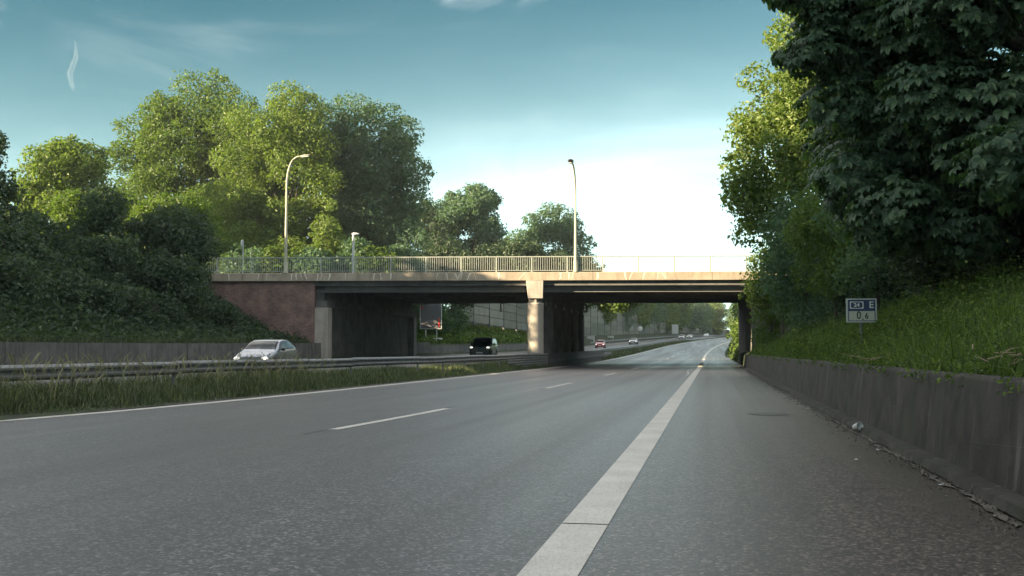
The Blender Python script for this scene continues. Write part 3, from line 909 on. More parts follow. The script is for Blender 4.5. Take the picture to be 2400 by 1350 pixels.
# stations: y, half width, belt/hood edge z, top z, roof half width
SPEC = {
 'hatch': dict(W=0.84, st=[(0.0, .62, .58, .60, .50), (0.10, .76, .66, .70, .62), (0.45, .82, .78, .86, .66), (0.98, .84, .93, 1.01, .68), (1.62, .84, .97, 1.40, .60), (2.30, .84, 1.00, 1.49, .58), (3.05, .83, 1.04, 1.43, .55), (3.50, .80, 1.02, 1.22, .55), (3.72, .72, .85, .88, .56), (3.76, .66, .55, .58, .54)], cowl=3, roof=4, last=6, wheels=(0.66, 3.12), wr=0.29),
 'suv': dict(W=0.86, st=[(0.0, .70, .82, .84, .60), (0.06, .80, .92, .96, .68), (0.45, .85, 1.00, 1.06, .70), (1.05, .86, 1.05, 1.12, .72), (1.50, .86, 1.07, 1.62, .68), (2.30, .86, 1.08, 1.70, .67), (3.20, .86, 1.10, 1.69, .66), (3.72, .85, 1.10, 1.62, .64), (3.86, .83, 1.02, 1.06, .62), (3.90, .78, .60, .62, .60)], cowl=3, roof=4, last=7, wheels=(0.72, 3.15), wr=0.34),
 'saloon': dict(W=0.88, st=[(0.0, .64, .60, .62, .52), (0.12, .80, .68, .72, .62), (0.60, .86, .80, .86, .68), (1.20, .88, .90, .97, .70), (1.95, .88, .94, 1.38, .60), (2.70, .88, .96, 1.45, .58), (3.40, .87, .98, 1.38, .57), (3.95, .85, .98, 1.08, .62), (4.25, .80, .88, .94, .62), (4.32, .74, .58, .60, .58)], cowl=3, roof=4, last=6, wheels=(0.80, 3.45), wr=0.31),
 'van': dict(W=0.95, st=[(0.0, .74, .78, .82, .60), (0.08, .88, .92, .98, .70), (0.45, .93, 1.05, 1.12, .76), (0.80, .95, 1.15, 1.25, .78), (1.45, .95, 1.20, 1.92, .76), (2.6, .95, 1.22, 1.98, .76), (4.0, .95, 1.22, 1.98, .76), (4.75, .94, 1.22, 1.94, .75), (4.88, .92, 1.1, 1.14, .74), (4.92, .88, .60, .62, .72)], cowl=3, roof=4, last=7, wheels=(0.9, 3.9), wr=0.33),
}
def make_car(kind, paint_, label, loc, rz=0.0, lit=True, detail=True, rear=False, group=None, name='car', cat='car'):
    sp = SPEC[kind]
    G = []
    for (y, w, zb_, zt, wr_) in sp['st']:
        G.append([(w * 0.86, y, 0.20), (w * 0.98, y, 0.32), (w, y, 0.32 + 0.55 * (zb_ - 0.32)), (w * 0.965, y, zb_), (wr_ + (w - wr_) * 0.18, y, zb_ + 0.86 * (zt - zb_)), (wr_ * 0.80, y, zt - 0.012), (0.0, y, zt)])
    s = Surf(G)
    nS = len(G) - 1
    t = tag(empty(name, loc, rz), label, cat, group)
    body = s.patch(0, nS, 0, 6, nS * (4 if detail else 2), 6 * (3 if detail else 2))
    # front and rear caps
    for y_, idx in ((0, 0), (nS, nS)):
        pts = [G[idx][j] for j in range(7)]
        ring = [p for p in pts] + [(-p[0], p[1], p[2]) for p in reversed(pts[:-1])]
        body.add(ring, [tuple(range(len(ring)))])
    body.build('body', M[paint_], t)
    c, r_, l_ = sp['cowl'], sp['roof'], sp['last']
    dg = 6 if detail else 3
    s.patch(c + 0.10, r_ - 0.02, 4.0, 6, dg, dg, 0.004).build('windscreen_surround', M['trim'], t)
    s.patch(c + 0.17, r_ - 0.07, 4.12, 6, dg, dg, 0.009).build('windscreen', M['glass'], t)
    sg = 'glass_light' if detail else 'glass'
    for sd in (1, -1): s.patch(r_ - 0.62, l_ + 0.12, 3.06, 3.92, dg + 4, dg, 0.005, (sd,), lambda a, b: (a if a > 0.3 else a + (0.30 - a) * 0.9 * b ** 1.2, b)).build('window_surround', M['trim'], t)
    w1 = r_ - 0.42
    bounds = [(w1, r_ + 0.93), (r_ + 1.05, r_ + 1.95)] if l_ - r_ <= 2 else [(w1, r_ + 0.93), (r_ + 1.05, r_ + 1.95), (r_ + 2.05, l_ - 0.05)]
    for i, (a, b) in enumerate(bounds):
        sh_ = (lambda p, q: (p + (1 - p) * 0.42 * q if p < 0.5 else p, q)) if i == 0 else None
        for sd in (1, -1): s.patch(a, b, 3.16, 3.84, dg, dg - 1, 0.010, (sd,), sh_).build('side_window', M[sg], t)
    s.patch(l_ + 0.2, l_ + 0.95, 4.0, 6, dg, dg, 0.006).build('rear_window', M['glass'], t)
    # lamps
    y0 = sp['st'][0][0]; hz = sp['st'][1][2] - 0.05; hx = sp['st'][1][1] - 0.14
    for sg_ in (-1, 1):
        P = []
        for a in range(7):
            ph = a / 6 * math.pi / 2
            P.append([(sg_ * hx + 0.15 * math.cos(ph) * math.cos(q * math.pi / 6), 0.075 - 0.12 * math.sin(ph), hz + 0.085 * math.cos(ph) * math.sin(q * math.pi / 6)) for q in range(12)])
        MB().grid(P, True).build('headlight', M['headlight'] if lit else M['sign_white'], t)
        if detail:
            MB().lathe([(0.0, 0.02), (0.05, 0.02), (0.055, 0.08)], 12, 'y', (sg_ * (hx + 0.02), 0.02, hz - 0.24)).build('fog_lamp', M['sign_white'], t)
        yr = sp['st'][-2][0]
        MB().box(sg_ * (sp['st'][-2][1] - 0.16) - 0.09, sg_ * (sp['st'][-2][1] - 0.16) + 0.09, yr - 0.06, yr + 0.05, sp['st'][-2][2] - 0.16, sp['st'][-2][2] + 0.04).build('tail_lamp', M['tail'], t, bevel=0.02)
        # mirror
        ym = sp['st'][c][0] + 0.42
        P = []
        zm = sp['st'][c][2] + 0.09
        for f_, rr in ((-0.07, 0.01), (-0.05, 0.07), (0.03, 0.085), (0.06, 0.06), (0.07, 0.005)):
            P.append([(sg_ * (sp['W'] + 0.08) + rr * 1.15 * math.cos(q * math.pi / 5), ym + f_, zm + rr * math.sin(q * math.pi / 5)) for q in range(10)])
        MB().grid(P, True).build('mirror', M['trim'], t)
    MB().box(-0.42, 0.42, y0 - 0.012, y0 + 0.05, 0.34, 0.47).build('grille', M['trim'], t, bevel=0.015)
    MB().box(-0.26, 0.26, y0 - 0.022, y0 - 0.013, 0.40, 0.51).build('number_plate', M['sign_white'], t)
    for yw in sp['wheels']:
        for sg_ in (-1, 1):
            xo = sg_ * (sp['W'] - 0.16)
            wr2 = sp['wr']
            wh = MB().lathe([(wr2 * 0.55, 0.175 * sg_), (wr2 * 0.93, 0.175 * sg_), (wr2, 0.14 * sg_), (wr2, -0.06 * sg_), (wr2 * 0.5, -0.06 * sg_)], 20, 'x', (xo, yw, wr2)).build('tyre', M['rubber'], t)
            if detail:
                MB().lathe([(0.0, 0.165 * sg_), (wr2 * 0.2, 0.17 * sg_), (wr2 * 0.56, 0.172 * sg_)], 16, 'x', (xo, yw, wr2)).build('rim', M['rim'], wh)
                MB().lathe([(wr2 * 1.0, 0.163 * sg_), (wr2 * 1.16, 0.166 * sg_)], 24, 'x', (xo, yw, wr2 + 0.01)).build('arch_trim', M['trim'], t)
    return t
def onc(u, y): return at(u, y, 0.006, True)
car1 = make_car('hatch', 'silver', 'silver small hatchback with lit headlights behind the guardrail', onc(-19.25, 42.6), R(2))
car1.scale = (1, 1, 0.955)
make_car('suv', 'blackpaint', 'black boxy car with lit headlights coming under the bridge', onc(-18.1, 83.0), R(2))
make_car('hatch', 'redpaint', 'red car with lit headlights beyond the pier', onc(-20.4, 190), R(1))
make_car('saloon', 'greypaint', 'dark car with bright headlights behind the red car', onc(-19.2, 232), R(-1), detail=False)
make_car('saloon', 'blackpaint', 'dark far oncoming car, front one of two close together', onc(-18.6, 330), R(-5), detail=False, group='far oncoming cars')
make_car('saloon', 'greypaint', 'grey far oncoming car, rear one of two close together', onc(-18.6, 350), R(-5), detail=False, group='far oncoming cars')
make_car('saloon', 'whitepaint', 'white far oncoming car below the rectangular sign', onc(-19.2, 398), R(-6), lit=False, detail=False, group='far oncoming cars')
make_car('hatch', 'whitepaint', 'pale car driving away on the far bend beside a van', at(-6.6, 395, 0.006), R(180 - 6), detail=False, lit=False)
make_car('van', 'whitepaint', 'white van driving away on the far bend', at(-2.7, 372, 0.006), R(180 - 6), detail=False, lit=False, name='van', cat='van')

# ------------------------------------------------------------------ signs
def text(s, size, mat, parent, loc, rot=(R(90), 0, 0), sx=1.0, ext=0.0015):
    c = bpy.data.curves.new('lettering', 'FONT'); c.body = s; c.size = size
    c.align_x = 'CENTER'; c.align_y = 'CENTER'; c.extrude = ext; c.materials.append(mat); c.offset = 0.004
    tmp = bpy.data.objects.new('lettering', c); COL.objects.link(tmp)
    bpy.context.view_layer.update()
    me = bpy.data.meshes.new_from_object(tmp.evaluated_get(bpy.context.evaluated_depsgraph_get()))
    bpy.data.objects.remove(tmp, do_unlink=True)
    o = bpy.data.objects.new('lettering', me); COL.objects.link(o)
    if not me.materials: me.materials.append(mat)
    o.parent = parent; o.location = loc; o.rotation_euler = rot; o.scale = (sx, 1, 1)
    return o
sgn = tag(empty('distance_sign', (3.46, 26.0, 1.25), R(-2)), 'blue and white kilometre sign reading 24 E 0.6 on the grassy bank', 'sign')
sgn.rotation_euler = (0, 0, R(3))
MB().tube([(0, 0.05, -0.2), (0, 0.05, 0.75)], 0.03, 10).build('post', M['galv'], sgn)
MB().box(-0.33, 0.33, -0.006, 0.02, 0.555, 1.085).build('board', M['sign_blue'], sgn, bevel=0.004)
for (a, b, c_, d) in ((-0.345, 0.345, 1.07, 1.10), (-0.345, 0.345, 0.54, 0.57), (-0.345, -0.305, 0.5705, 1.0695), (0.315, 0.345, 0.5705, 1.0695)):
    MB().box(a, b, -0.02, 0.024, c_, d).build('frame_bar', M['frame'], sgn)
MB().box(-0.285, 0.295, -0.014, -0.007, 0.585, 0.805).build('number_field', M['sign_dirty'], sgn)
text('0', 0.25, M['black'], sgn, (-0.06, -0.0165, 0.70), sx=0.8)
text('.', 0.22, M['black'], sgn, (0.03, -0.0165, 0.668))
text('6', 0.19, M['black'], sgn, (0.115, -0.0165, 0.685), sx=0.85)
text('E', 0.22, M['sign_white'], sgn, (0.225, -0.009, 0.945), sx=1.0)
text('24', 0.13, M['sign_white'], sgn, (-0.105, -0.009, 0.945), sx=1.05)
# motorway shield outline: a hexagon-like ring with bowed top and bottom
ring_o, ring_i = [], []
for (kx, kz) in ((-0.155, -0.085), (-0.155, 0.085), (0.155, 0.085), (0.155, -0.085)):
    ring_o.append((kx - 0.105, kz + 0.945))
for (kx, kz) in ((-0.13, -0.055), (-0.13, 0.055), (-0.06, 0.068), (0.06, 0.068), (0.13, 0.055), (0.13, -0.055), (0.06, -0.068), (-0.06, -0.068)):
    ring_i.append((kx - 0.105, kz + 0.945))
O_ = [(p[0], -0.009, p[1]) for p in ring_o]; I_ = [(p[0], -0.009, p[1]) for p in ring_i]
MB().add(O_ + I_, [(0, 1, 5, 4), (1, 2, 8 - 0, 7, 6, 5)[:6], (2, 3, 9, 8), (3, 0, 4, 11, 10, 9)]).build('shield_outline', M['sign_white'], sgn)

# sign seen from behind on the far bank
bs = tag(empty('sign_board', (-28.9, 108.5, 1.6), R(6)), 'tall dark road sign seen from behind beside the abutment', 'sign')
for x in (-0.55, 0.62):
    MB().tube([(x, 0.08, -0.6), (x, 0.08, 5.3)], 0.055, 8).build('post', M['pole_grey'], bs)
MB().box(-1.1, 1.15, -0.03, 0.02, 1.9, 5.2).build('board', M['sign_back'], bs)
for x in (-1.12, 1.13): MB().box(x - 0.035, x + 0.035, -0.05, 0.03, 1.86, 5.24).build('frame_bar', M['frame'], bs)
MB().box(-1.08, 1.09, -0.05, 0.03, 1.83, 1.885).build('frame_bar', M['frame'], bs)
for (x, z0) in ((-0.93, 3.9), (0.88, 2.0)): MB().box(x - 0.06, x + 0.06, -0.052, -0.032, z0, z0 + 0.95).build('reflector_strip', M['red'], bs)
MB().box(0.0, 1.25, -0.06, 0.0, 0.75, 0.9).build('lower_plate', M['sign_white'], bs)

def round_sign(u, y, label, left=True, r=0.45, h=2.1):
    t = tag(empty('round_sign', at(u, y, 0, left)), label, 'sign')
    MB().tube([(0, 0.06, -0.3), (0, 0.06, h + 0.4)], 0.04, 8).build('post', M['galv'], t)
    MB().lathe([(0.0, -0.03), (r, -0.03), (r, 0.0), (0.0, 0.0)], 24, 'y', (0, 0, h)).build('plate', M['sign_white'], t)
    MB().lathe([(r, -0.034), (r * 0.82, -0.036), (r * 0.82, -0.031)], 24, 'y', (0, 0, h)).build('rim', M['frame'], t)
round_sign(-26.4, 300, 'small round white sign in front of the noise barrier', h=3.4, r=0.75)
def box_sign(u, y, w, z0, z1, label, left=True, mat='sign_white', name='white_sign'):
    t = tag(empty(name, at(u, y, 0, left)), label, 'sign')
    MB().box(-w / 2, w / 2, -0.03, 0.03, z0, z1).build('board', M[mat], t)
    for s_ in (-1, 1): MB().box(s_ * w * 0.36 - 0.04, s_ * w * 0.36 + 0.04, 0.031, 0.1, -0.3, z1 - 0.05).build('post', M['galv'], t)
    return t
box_sign(-26.2, 372, 2.2, 1.4, 4.6, 'upright pale grey sign at the end of the noise barrier', mat='frame')
box_sign(4.0, 128, 0.95, 0.9, 2.0, 'small white sign in the bushes past the bridge', left=False)
t = box_sign(-13.0, 520, 2.0, 3.6, 7.5, 'white sign with a bent foot at the far bend', left=False)
# pale cabinets by the barrier
def cabinet(u, y, w, h, label):
    t = tag(empty('roadside_cabinet', at(u, y, 0.55, True)), label, 'cabinet')
    MB().box(-w / 2, w / 2, -0.3, 0.3, -0.4, h).build('housing', M['frame'], t, bevel=0.03)
    MB().box(-w / 2 - 0.05, w / 2 + 0.05, -0.36, 0.36, h, h + 0.09).build('lid', M['frame'], t, bevel=0.02)
cabinet(-28.3, 232, 1.6, 1.25, 'pale roadside cabinet at the barrier foot above the red car')
cabinet(-28.4, 262, 1.4, 1.0, 'smaller pale roadside cabinet farther along the barrier foot')

# ------------------------------------------------------------------ vegetation
def rand_dirs(rng, n):
    v = rng.normal(size=(n, 3)); return v / np.linalg.norm(v, axis=1, keepdims=True)
def leaf_quads(C, N, size, rng, aspect=0.62, fold=0.25):
    """a folded rhombus for each leaf; returns V,F (triangles)"""
    n = len(C)
    a = rand_dirs(rng, n)
    T = np.cross(N, a); T /= np.linalg.norm(T, axis=1, keepdims=True) + 1e-9
    B = np.cross(N, T)
    s = size[:, None]
    base = C - T * s * 0.5
    tip = C + T * s * 0.5 - N * s * 0.12
    l = C + B * s * 0.5 * aspect + N * s * fold * 0.5
    r = C - B * s * 0.5 * aspect + N * s * fold * 0.5
    V = np.stack([base, l, tip, r], 1).reshape(-1, 3)
    i = np.arange(n)[:, None] * 4
    F = np.concatenate([i + [0, 2, 1], i + [0, 3, 2]], 0)
    return V, F
def blobs_in(rng, c, rad, n, rmin, rmax, low=-0.7, inner=0.5):
    out = []
    d = rand_dirs(rng, n * 4)
    d = d[d[:, 2] > low][:n]
    k = rng.uniform(inner, 1.0, size=len(d)) ** 0.7
    r = rng.uniform(rmin, rmax, size=len(d))
    for i in range(len(d)):
        ext = np.array(rad) - r[i] * 0.75
        out.append((*(np.array(c) + d[i] * ext * k[i]), r[i]))
    return out
def crown_leaves(rng, blobs, per_m2, size, up=0.35, flat=0.8, maxn=40000):
    Cs, Ns = [], []
    for (x, y, z, r) in blobs:
        n = max(6, int(4 * math.pi * r * r * per_m2))
        d = rand_dirs(rng, n)
        rr = r * (1.0 - 0.5 * rng.random(n) ** 1.8) * (1 + 0.10 * rng.normal(size=n))
        p = d * rr[:, None] * np.array([1, 1, flat]) + np.array([x, y, z])
        nn = d * 0.7 + rand_dirs(rng, n) * 0.75 + np.array([0, 0, up])
        nn /= np.linalg.norm(nn, axis=1, keepdims=True)
        Cs.append(p); Ns.append(nn)
    C, N = np.concatenate(Cs), np.concatenate(Ns)
    if len(C) > maxn:
        k = rng.permutation(len(C))[:maxn]; C, N = C[k], N[k]
    return leaf_quads(C, N, size * rng.uniform(0.6, 1.35, len(C)), rng)
TRIS = [0]
def trunk_mesh(mb, base, top, r0, r1, rng, blobs=(), nl=7):
    base, top = Vector(base), Vector(top)
    pts, rad = [], []
    for i in range(7):
        t = i / 6
        p = base.lerp(top, t) + Vector((rng.normal(0, 0.02), rng.normal(0, 0.02), 0)) * (top - base).length * 0.35
        if i == 0: p = base
        pts.append(p); rad.append((r0 * (1.25 if i == 0 else 1) * (1 - t) + r1 * t))
    mb.tube(pts, rad, 10)
    bl_ = list(blobs)
    rng.shuffle(bl_)
    for b in bl_[:nl]:
        s = pts[int(rng.integers(2, 6))]
        e = Vector(b[:3]); mid = s.lerp(e, 0.5) + Vector((rng.normal(0, .3), rng.normal(0, .3), 0.5))
        mb.tube([s, s.lerp(mid, 0.6), mid, e], [r1 * 1.1, r1 * 0.75, r1 * 0.5, r1 * 0.15], 6)
def tree(name, label, base, crown_c, rad, mat, seed, nb_=26, br=(0.24, 0.36), dens=9.0, leaf=0.32, maxn=32000, tr=0.35, group=None, cat='tree', low=-0.75, extra=(), wood=True):
    rng = np.random.default_rng(seed)
    t = tag(empty(name, base), label, cat, group)
    c = np.array(crown_c, float) - np.array(base); m = min(rad[0], rad[1], rad[2])
    bl_ = blobs_in(rng, c, rad, nb_, m * br[0], m * br[1], low) + [(e[0] - base[0], e[1] - base[1], e[2] - base[2], e[3]) for e in extra]
    sat = []
    for (x_, y_, z_, r_) in bl_:
        for d_ in rand_dirs(rng, 3):
            d_[2] = abs(d_[2]) * 0.9 - 0.15
            k_ = rng.uniform(0.9, 1.25)
            sat.append((x_ + d_[0] * r_ * k_, y_ + d_[1] * r_ * k_, z_ + d_[2] * r_ * k_, r_ * rng.uniform(0.16, 0.34)))
    V, F = crown_leaves(rng, bl_ + sat, dens, leaf, maxn=int(maxn * 1.15))
    TRIS[0] += len(F)
    link_mesh('crown', np_mesh('crown', V, F, M[mat]), None, t)
    if wood:
        mb = MB()
        trunk_mesh(mb, (0, 0, -0.4), (c[0], c[1], c[2] + 0.1 * rad[2]), tr, tr * 0.35, rng, bl_)
        mb.build('trunk', M['bark'], t)
    return t
# --- big trees behind the bridge, left
G1 = 'trees behind the bridge'
tree('broadleaf_tree', 'tallest broad tree behind the bridge, left of the curved lamp', (-64, 126, 6), (-64.8, 124, 21.5), (10.2, 8.5, 13.0), 'leaf', 11, 84, (0.20, 0.33), 9.5, 0.37, 66000, 0.6, G1, extra=((-62.5, 120, 33.5, 2.6), (-59.0, 120, 33.0, 2.4), (-66, 120, 30, 2.6), (-57, 119, 28, 2.8), (-73, 121, 25, 2.4), (-70, 121, 28.6, 2.8), (-66.5, 120, 30.6, 2.8), (-62.5, 120, 30.4, 3.0), (-59, 120, 30.2, 3.0), (-55.5, 119, 27, 3.0), (-54, 118, 23, 3.0), (-72.5, 121, 21, 2.6), (-71, 120, 16.5, 3.0), (-63, 118, 26, 3.2), (-56, 119, 30.5, 2.6), (-54, 117, 27.5, 2.8), (-56, 116, 16, 3.2), (-60, 116, 18, 3.2), (-67, 117, 20, 3.2), (-58, 117, 12, 3.2), (-64, 116, 13, 3), (-54, 117, 14, 3), (-56, 118, 20, 3)))
tree('broadleaf_tree', 'sunlit yellow green tree behind the curved street lamp', (-48, 118, 6), (-48.4, 116, 19.2), (6.6, 6.0, 12.6), 'leaf_sun_yellow', 12, 74, (0.22, 0.36), 10.5, 0.36, 60000, 0.5, G1, extra=((-51, 110, 13.5, 2.4), (-52, 110, 11, 2.2), (-45, 109, 12, 2.2), (-44, 108, 9, 2), (-46, 111, 22, 2.4), (-44, 112, 26, 2.2), (-51.5, 112, 27.2, 2.6), (-46.5, 112, 29.4, 2.5), (-43.2, 113, 24, 2.4), (-53, 112, 22.6, 2.6), (-53, 111, 18, 2.6), (-48, 111, 25.5, 2.6), (-44.5, 113, 28.4, 2.3), (-42.5, 112, 20, 2.4), (-49, 111, 12, 2.4), (-54, 111, 14, 2.4)))
tree('broadleaf_tree', 'large blue green tree right of the sunlit tree behind the bridge', (-40.5, 124, 6), (-40.4, 122, 19.2), (7.0, 6.5, 12.4), 'leaf_shade_teal', 13, 80, (0.22, 0.35), 10.5, 0.36, 64000, 0.5, G1, extra=((-36, 119, 9.5, 2.6), (-43, 115, 9, 2.8), (-34.6, 120, 14, 2.6), (-34.0, 120, 10, 2.6), (-34.4, 121, 19, 2.2), (-36.5, 120, 25, 2.4), (-41, 119, 29.6, 2.4), (-44, 119, 28.6, 2.4), (-38, 120, 28.6, 2.5), (-35.4, 120, 26.6, 2.4), (-34.2, 120, 22.4, 2.3), (-44, 118, 25, 2.4)))
tree('broadleaf_tree', 'round dark tree behind the bridge with a sunlit top', (-39.5, 170, 6), (-39.0, 168, 18.2), (8.0, 6.5, 11.4), 'leaf_shade_teal', 14, 70, (0.26, 0.38), 8.5, 0.48, 46000, 0.45, G1)
tree('broadleaf_tree', 'see-through small tree behind the lamp with the dark head', (-28.5, 185, 6), (-27.8, 184, 17.6), (8.4, 6.5, 10.4), 'leaf_shade_teal', 15, 56, (0.26, 0.38), 5.5, 0.48, 30000, 0.4, G1)
tree('broadleaf_tree', 'thin dark tree in the gap between two larger trees behind the bridge', (-44, 160, 6), (-43.6, 158, 16.0), (4.8, 4.5, 9.0), 'leaf_dark', 16, 34, (0.28, 0.4), 7, 0.44, 17000, 0.3, G1)
tree('broadleaf_tree', 'sunlit low tree above the dark bushes at the far left', (-67, 104, 6), (-67.4, 102, 17.5), (6.6, 6, 7.0), 'leaf_sun_yellow', 17, 44, (0.26, 0.4), 8, 0.40, 28000, 0.45, G1, extra=((-60, 100, 15, 2.4), (-57, 100, 14, 2.2)))
tree('broadleaf_tree', 'green tree filling the gap left of the sunlit tree behind the bridge', (-56, 130, 6), (-56, 130, 19), (5.5, 5.5, 12.0), 'leaf', 19, 46, (0.28, 0.42), 6, 0.46, 24000, 0.45, G1)
tree('broadleaf_tree', 'low green tree below the tallest tree behind the bridge', (-70, 116, 6), (-68, 116, 13.5), (7.5, 5, 7.5), 'leaf', 20, 36, (0.3, 0.44), 6, 0.46, 20000, 0.4, G1)
tree('broadleaf_tree', 'green tree in the dip between the sunlit and the blue green tree', (-45, 130, 6), (-45, 130, 17.5), (5.0, 5, 11.0), 'leaf', 21, 40, (0.28, 0.42), 6, 0.46, 22000, 0.4, G1)
G2 = 'bushes behind the railing'
tree('bush', 'yellow lit bush between the curved lamp and the short lamp post', (-40.0, 108, 6), (-39.8, 106.5, 11.6), (2.5, 2.2, 5.0), 'leaf_sun_yellow', 18, 24, (0.35, 0.5), 12, 0.34, 11000, 0.15, G2, 'bush', extra=((-39.4, 106.5, 16.6, 0.9),))
for i, (x, y, z, rx, mt, lab) in enumerate((
    (-51.5, 104, 9.6, 3.2, 'leaf', 'green bush behind the left end of the bridge railing'),
    (-47.0, 103, 9.0, 2.8, 'leaf_shade_teal', 'dim bush behind the railing next to the thin sign post'),
    (-43.6, 103.5, 9.0, 2.6, 'leaf', 'green bush behind the railing at the foot of the curved lamp'),
    (-40.4, 103.5, 8.6, 2.6, 'leaf_shade_teal', 'low bush behind the railing below the yellow lit bush'),
    (-36.0, 105, 9.2, 2.9, 'leaf_shade_teal', 'bush behind the railing at the short lamp post'),
    (-33.4, 104.5, 8.6, 2.4, 'leaf', 'low green bush behind the railing just right of the short lamp post'),
    (-31.5, 108, 9.0, 3.0, 'leaf_shade_teal', 'wider bush behind the railing left of the round dark tree'),
    (-27.5, 112, 9.4, 3.2, 'leaf_dark', 'dark bush behind the railing below the round dark tree'),
    (-22.5, 114, 9.6, 3.3, 'leaf_dark', 'dark bush behind the railing left of the pier'),
    (-17.6, 116, 9.6, 3.3, 'leaf_dark', 'dark bush behind the railing above the pier'),
    (-13.6, 118, 8.6, 2.6, 'leaf_dark', 'dark bush behind the railing at the lamp with the dark head'),
    (-10.2, 119, 7.4, 2.4, 'leaf', 'last low bush where the greenery behind the railing ends'))):
    tree('bush', lab, (x, y, 5.8), (x, y, z), (rx + 0.6, 2.4, z - 5.0), mt, 30 + i, 30, (0.42, 0.58), 10, 0.34, 13000, 0.1, G2, 'bush', low=-0.98)
# --- dark bushes on the left bank in front of the bridge
for i, (x, y, zc, rx, rz_, mt, lab) in enumerate((
    (-43.2, 56.5, 11.0, 2.3, 4.4, 'leaf_dark', 'tall dark tree cut by the left edge of the picture'),
    (-41.6, 58.0, 6.8, 3.2, 5.0, 'leaf_dark', 'dark bush on the left bank, second from the picture edge'),
    (-39.0, 63.0, 7.4, 3.6, 4.6, 'leaf_dark', 'wide dark bush in the middle of the left bank'),
    (-35.4, 66.0, 7.0, 3.3, 4.6, 'leaf_dark', 'dark bush on the left bank touching the bridge end'),
    (-33.6, 62.0, 4.6, 2.8, 2.9, 'leaf_dark', 'low dark bush above the low wall left of the brick wall'),
    (-36.2, 58.0, 5.0, 3.4, 3.6, 'leaf_dark', 'low dark bush above the low wall behind the tall grass'),
    (-38.0, 52.5, 5.0, 3.2, 3.8, 'leaf_dark', 'lowest dark bush beside the left edge above the low wall'),
    (-32.6, 57.0, 3.4, 2.2, 2.0, 'leaf_dark', 'small dark bush low on the left bank above the silver car'),
    (-33.8, 52.5, 3.6, 2.4, 2.2, 'leaf_dark', 'small dark bush low on the left bank, middle of three'),
    (-34.6, 47.5, 3.8, 2.6, 2.4, 'leaf_dark', 'small dark bush low on the left bank by the picture edge'),
    (-31.8, 65.0, 3.0, 1.7, 1.6, 'leaf_dark', 'smallest dark bush on the slope left of the brick wall'),
    (-46.0, 74.0, 11.0, 4.2, 3.4, 'leaf', 'greener bush rising behind the dark bushes of the left bank'),
    (-39.6, 73.0, 10.4, 4.0, 3.2, 'leaf', 'greener bush behind the left bank next to the bridge end'))):
    gz = 6.0 if x < -36.5 else 4.0
    tree('bush', lab, (x, y, gz - 2), (x, y, zc), (rx, 3.2, rz_), mt, 60 + i, 30, (0.34, 0.5), 15, 0.26, 26000, 0.14, 'bushes on the left bank', 'bush', low=-0.9)
# small leafy weeds on the slope in front of the brick wall
def scatter_cover(name, label, mat, seed, n, fx, size, parent=None):
    rng = np.random.default_rng(seed)
    C = np.array([fx(rng) for _ in range(n)])
    N = rand_dirs(rng, n) * 0.8 + np.array([0, -0.3, 0.8]); N /= np.linalg.norm(N, axis=1, keepdims=True)
    V, F = leaf_quads(C, N, size * rng.uniform(0.5, 1.5, n) * np.clip(C[:, 1] / 26.0, 0.55, 1.35), rng, 0.5)
    TRIS[0] += len(F)
    return tag(link_mesh(name, np_mesh(name, V, F, M[mat])), label, kind='stuff')
def left_slope(rng):
    y = rng.uniform(38, 73.5); u = rng.uniform(-37.5, -28.2)
    if y > 76.6 + 0.139 * u - 0.3: y -= 6
    sec = section(y); z = np.interp(u, [p[0] for p in sec], [p[1] for p in sec])
    return (u, y, z + abs(rng.normal(0, 0.28)))
scatter_cover('undergrowth', 'dim weeds covering the slope below the brick wall', 'leaf_dark', 91, 26000, left_slope, 0.24)
def left_far_slope(rng):
    y = rng.uniform(99, 215); u = rng.uniform(-34, -28)
    sec = section(y); z = np.interp(u, [p[0] for p in sec], [p[1] for p in sec])
    return (u + float(shift(y)), y, z + abs(rng.normal(0, 0.25)))
scatter_cover('undergrowth', 'green weeds on the bank below the noise barrier', 'leaf_bank', 92, 22000, left_far_slope, 0.34)
for i, (u, y, zc, rx, lab) in enumerate(((-31.0, 118, 4.6, 2.6, 'bush on the far bank right of the tall dark sign'), (-31.5, 127, 5.2, 2.8, 'bush on the far bank at the start of the noise barrier'), (-33.5, 108, 5.0, 2.6, 'bush on the far bank behind the tall dark sign'), (-35.5, 117, 7.2, 3.4, 'tall bush under the bridge behind the tall dark sign'), (-36.0, 130, 8.0, 3.6, 'tall bush under the bridge left of the noise barrier'), (-31.9, 113.5, 6.2, 2.2, 'narrow bush between the abutment and the tall dark sign'))):
    tree('bush', lab, (u, y, 3), (u, y, zc), (rx, 2.4, 2.6), 'leaf_shade_teal', 80 + i, 14, (0.4, 0.55), 9, 0.34, 6000, 0.1, 'bushes below the noise barrier', 'bush', low=-0.6)
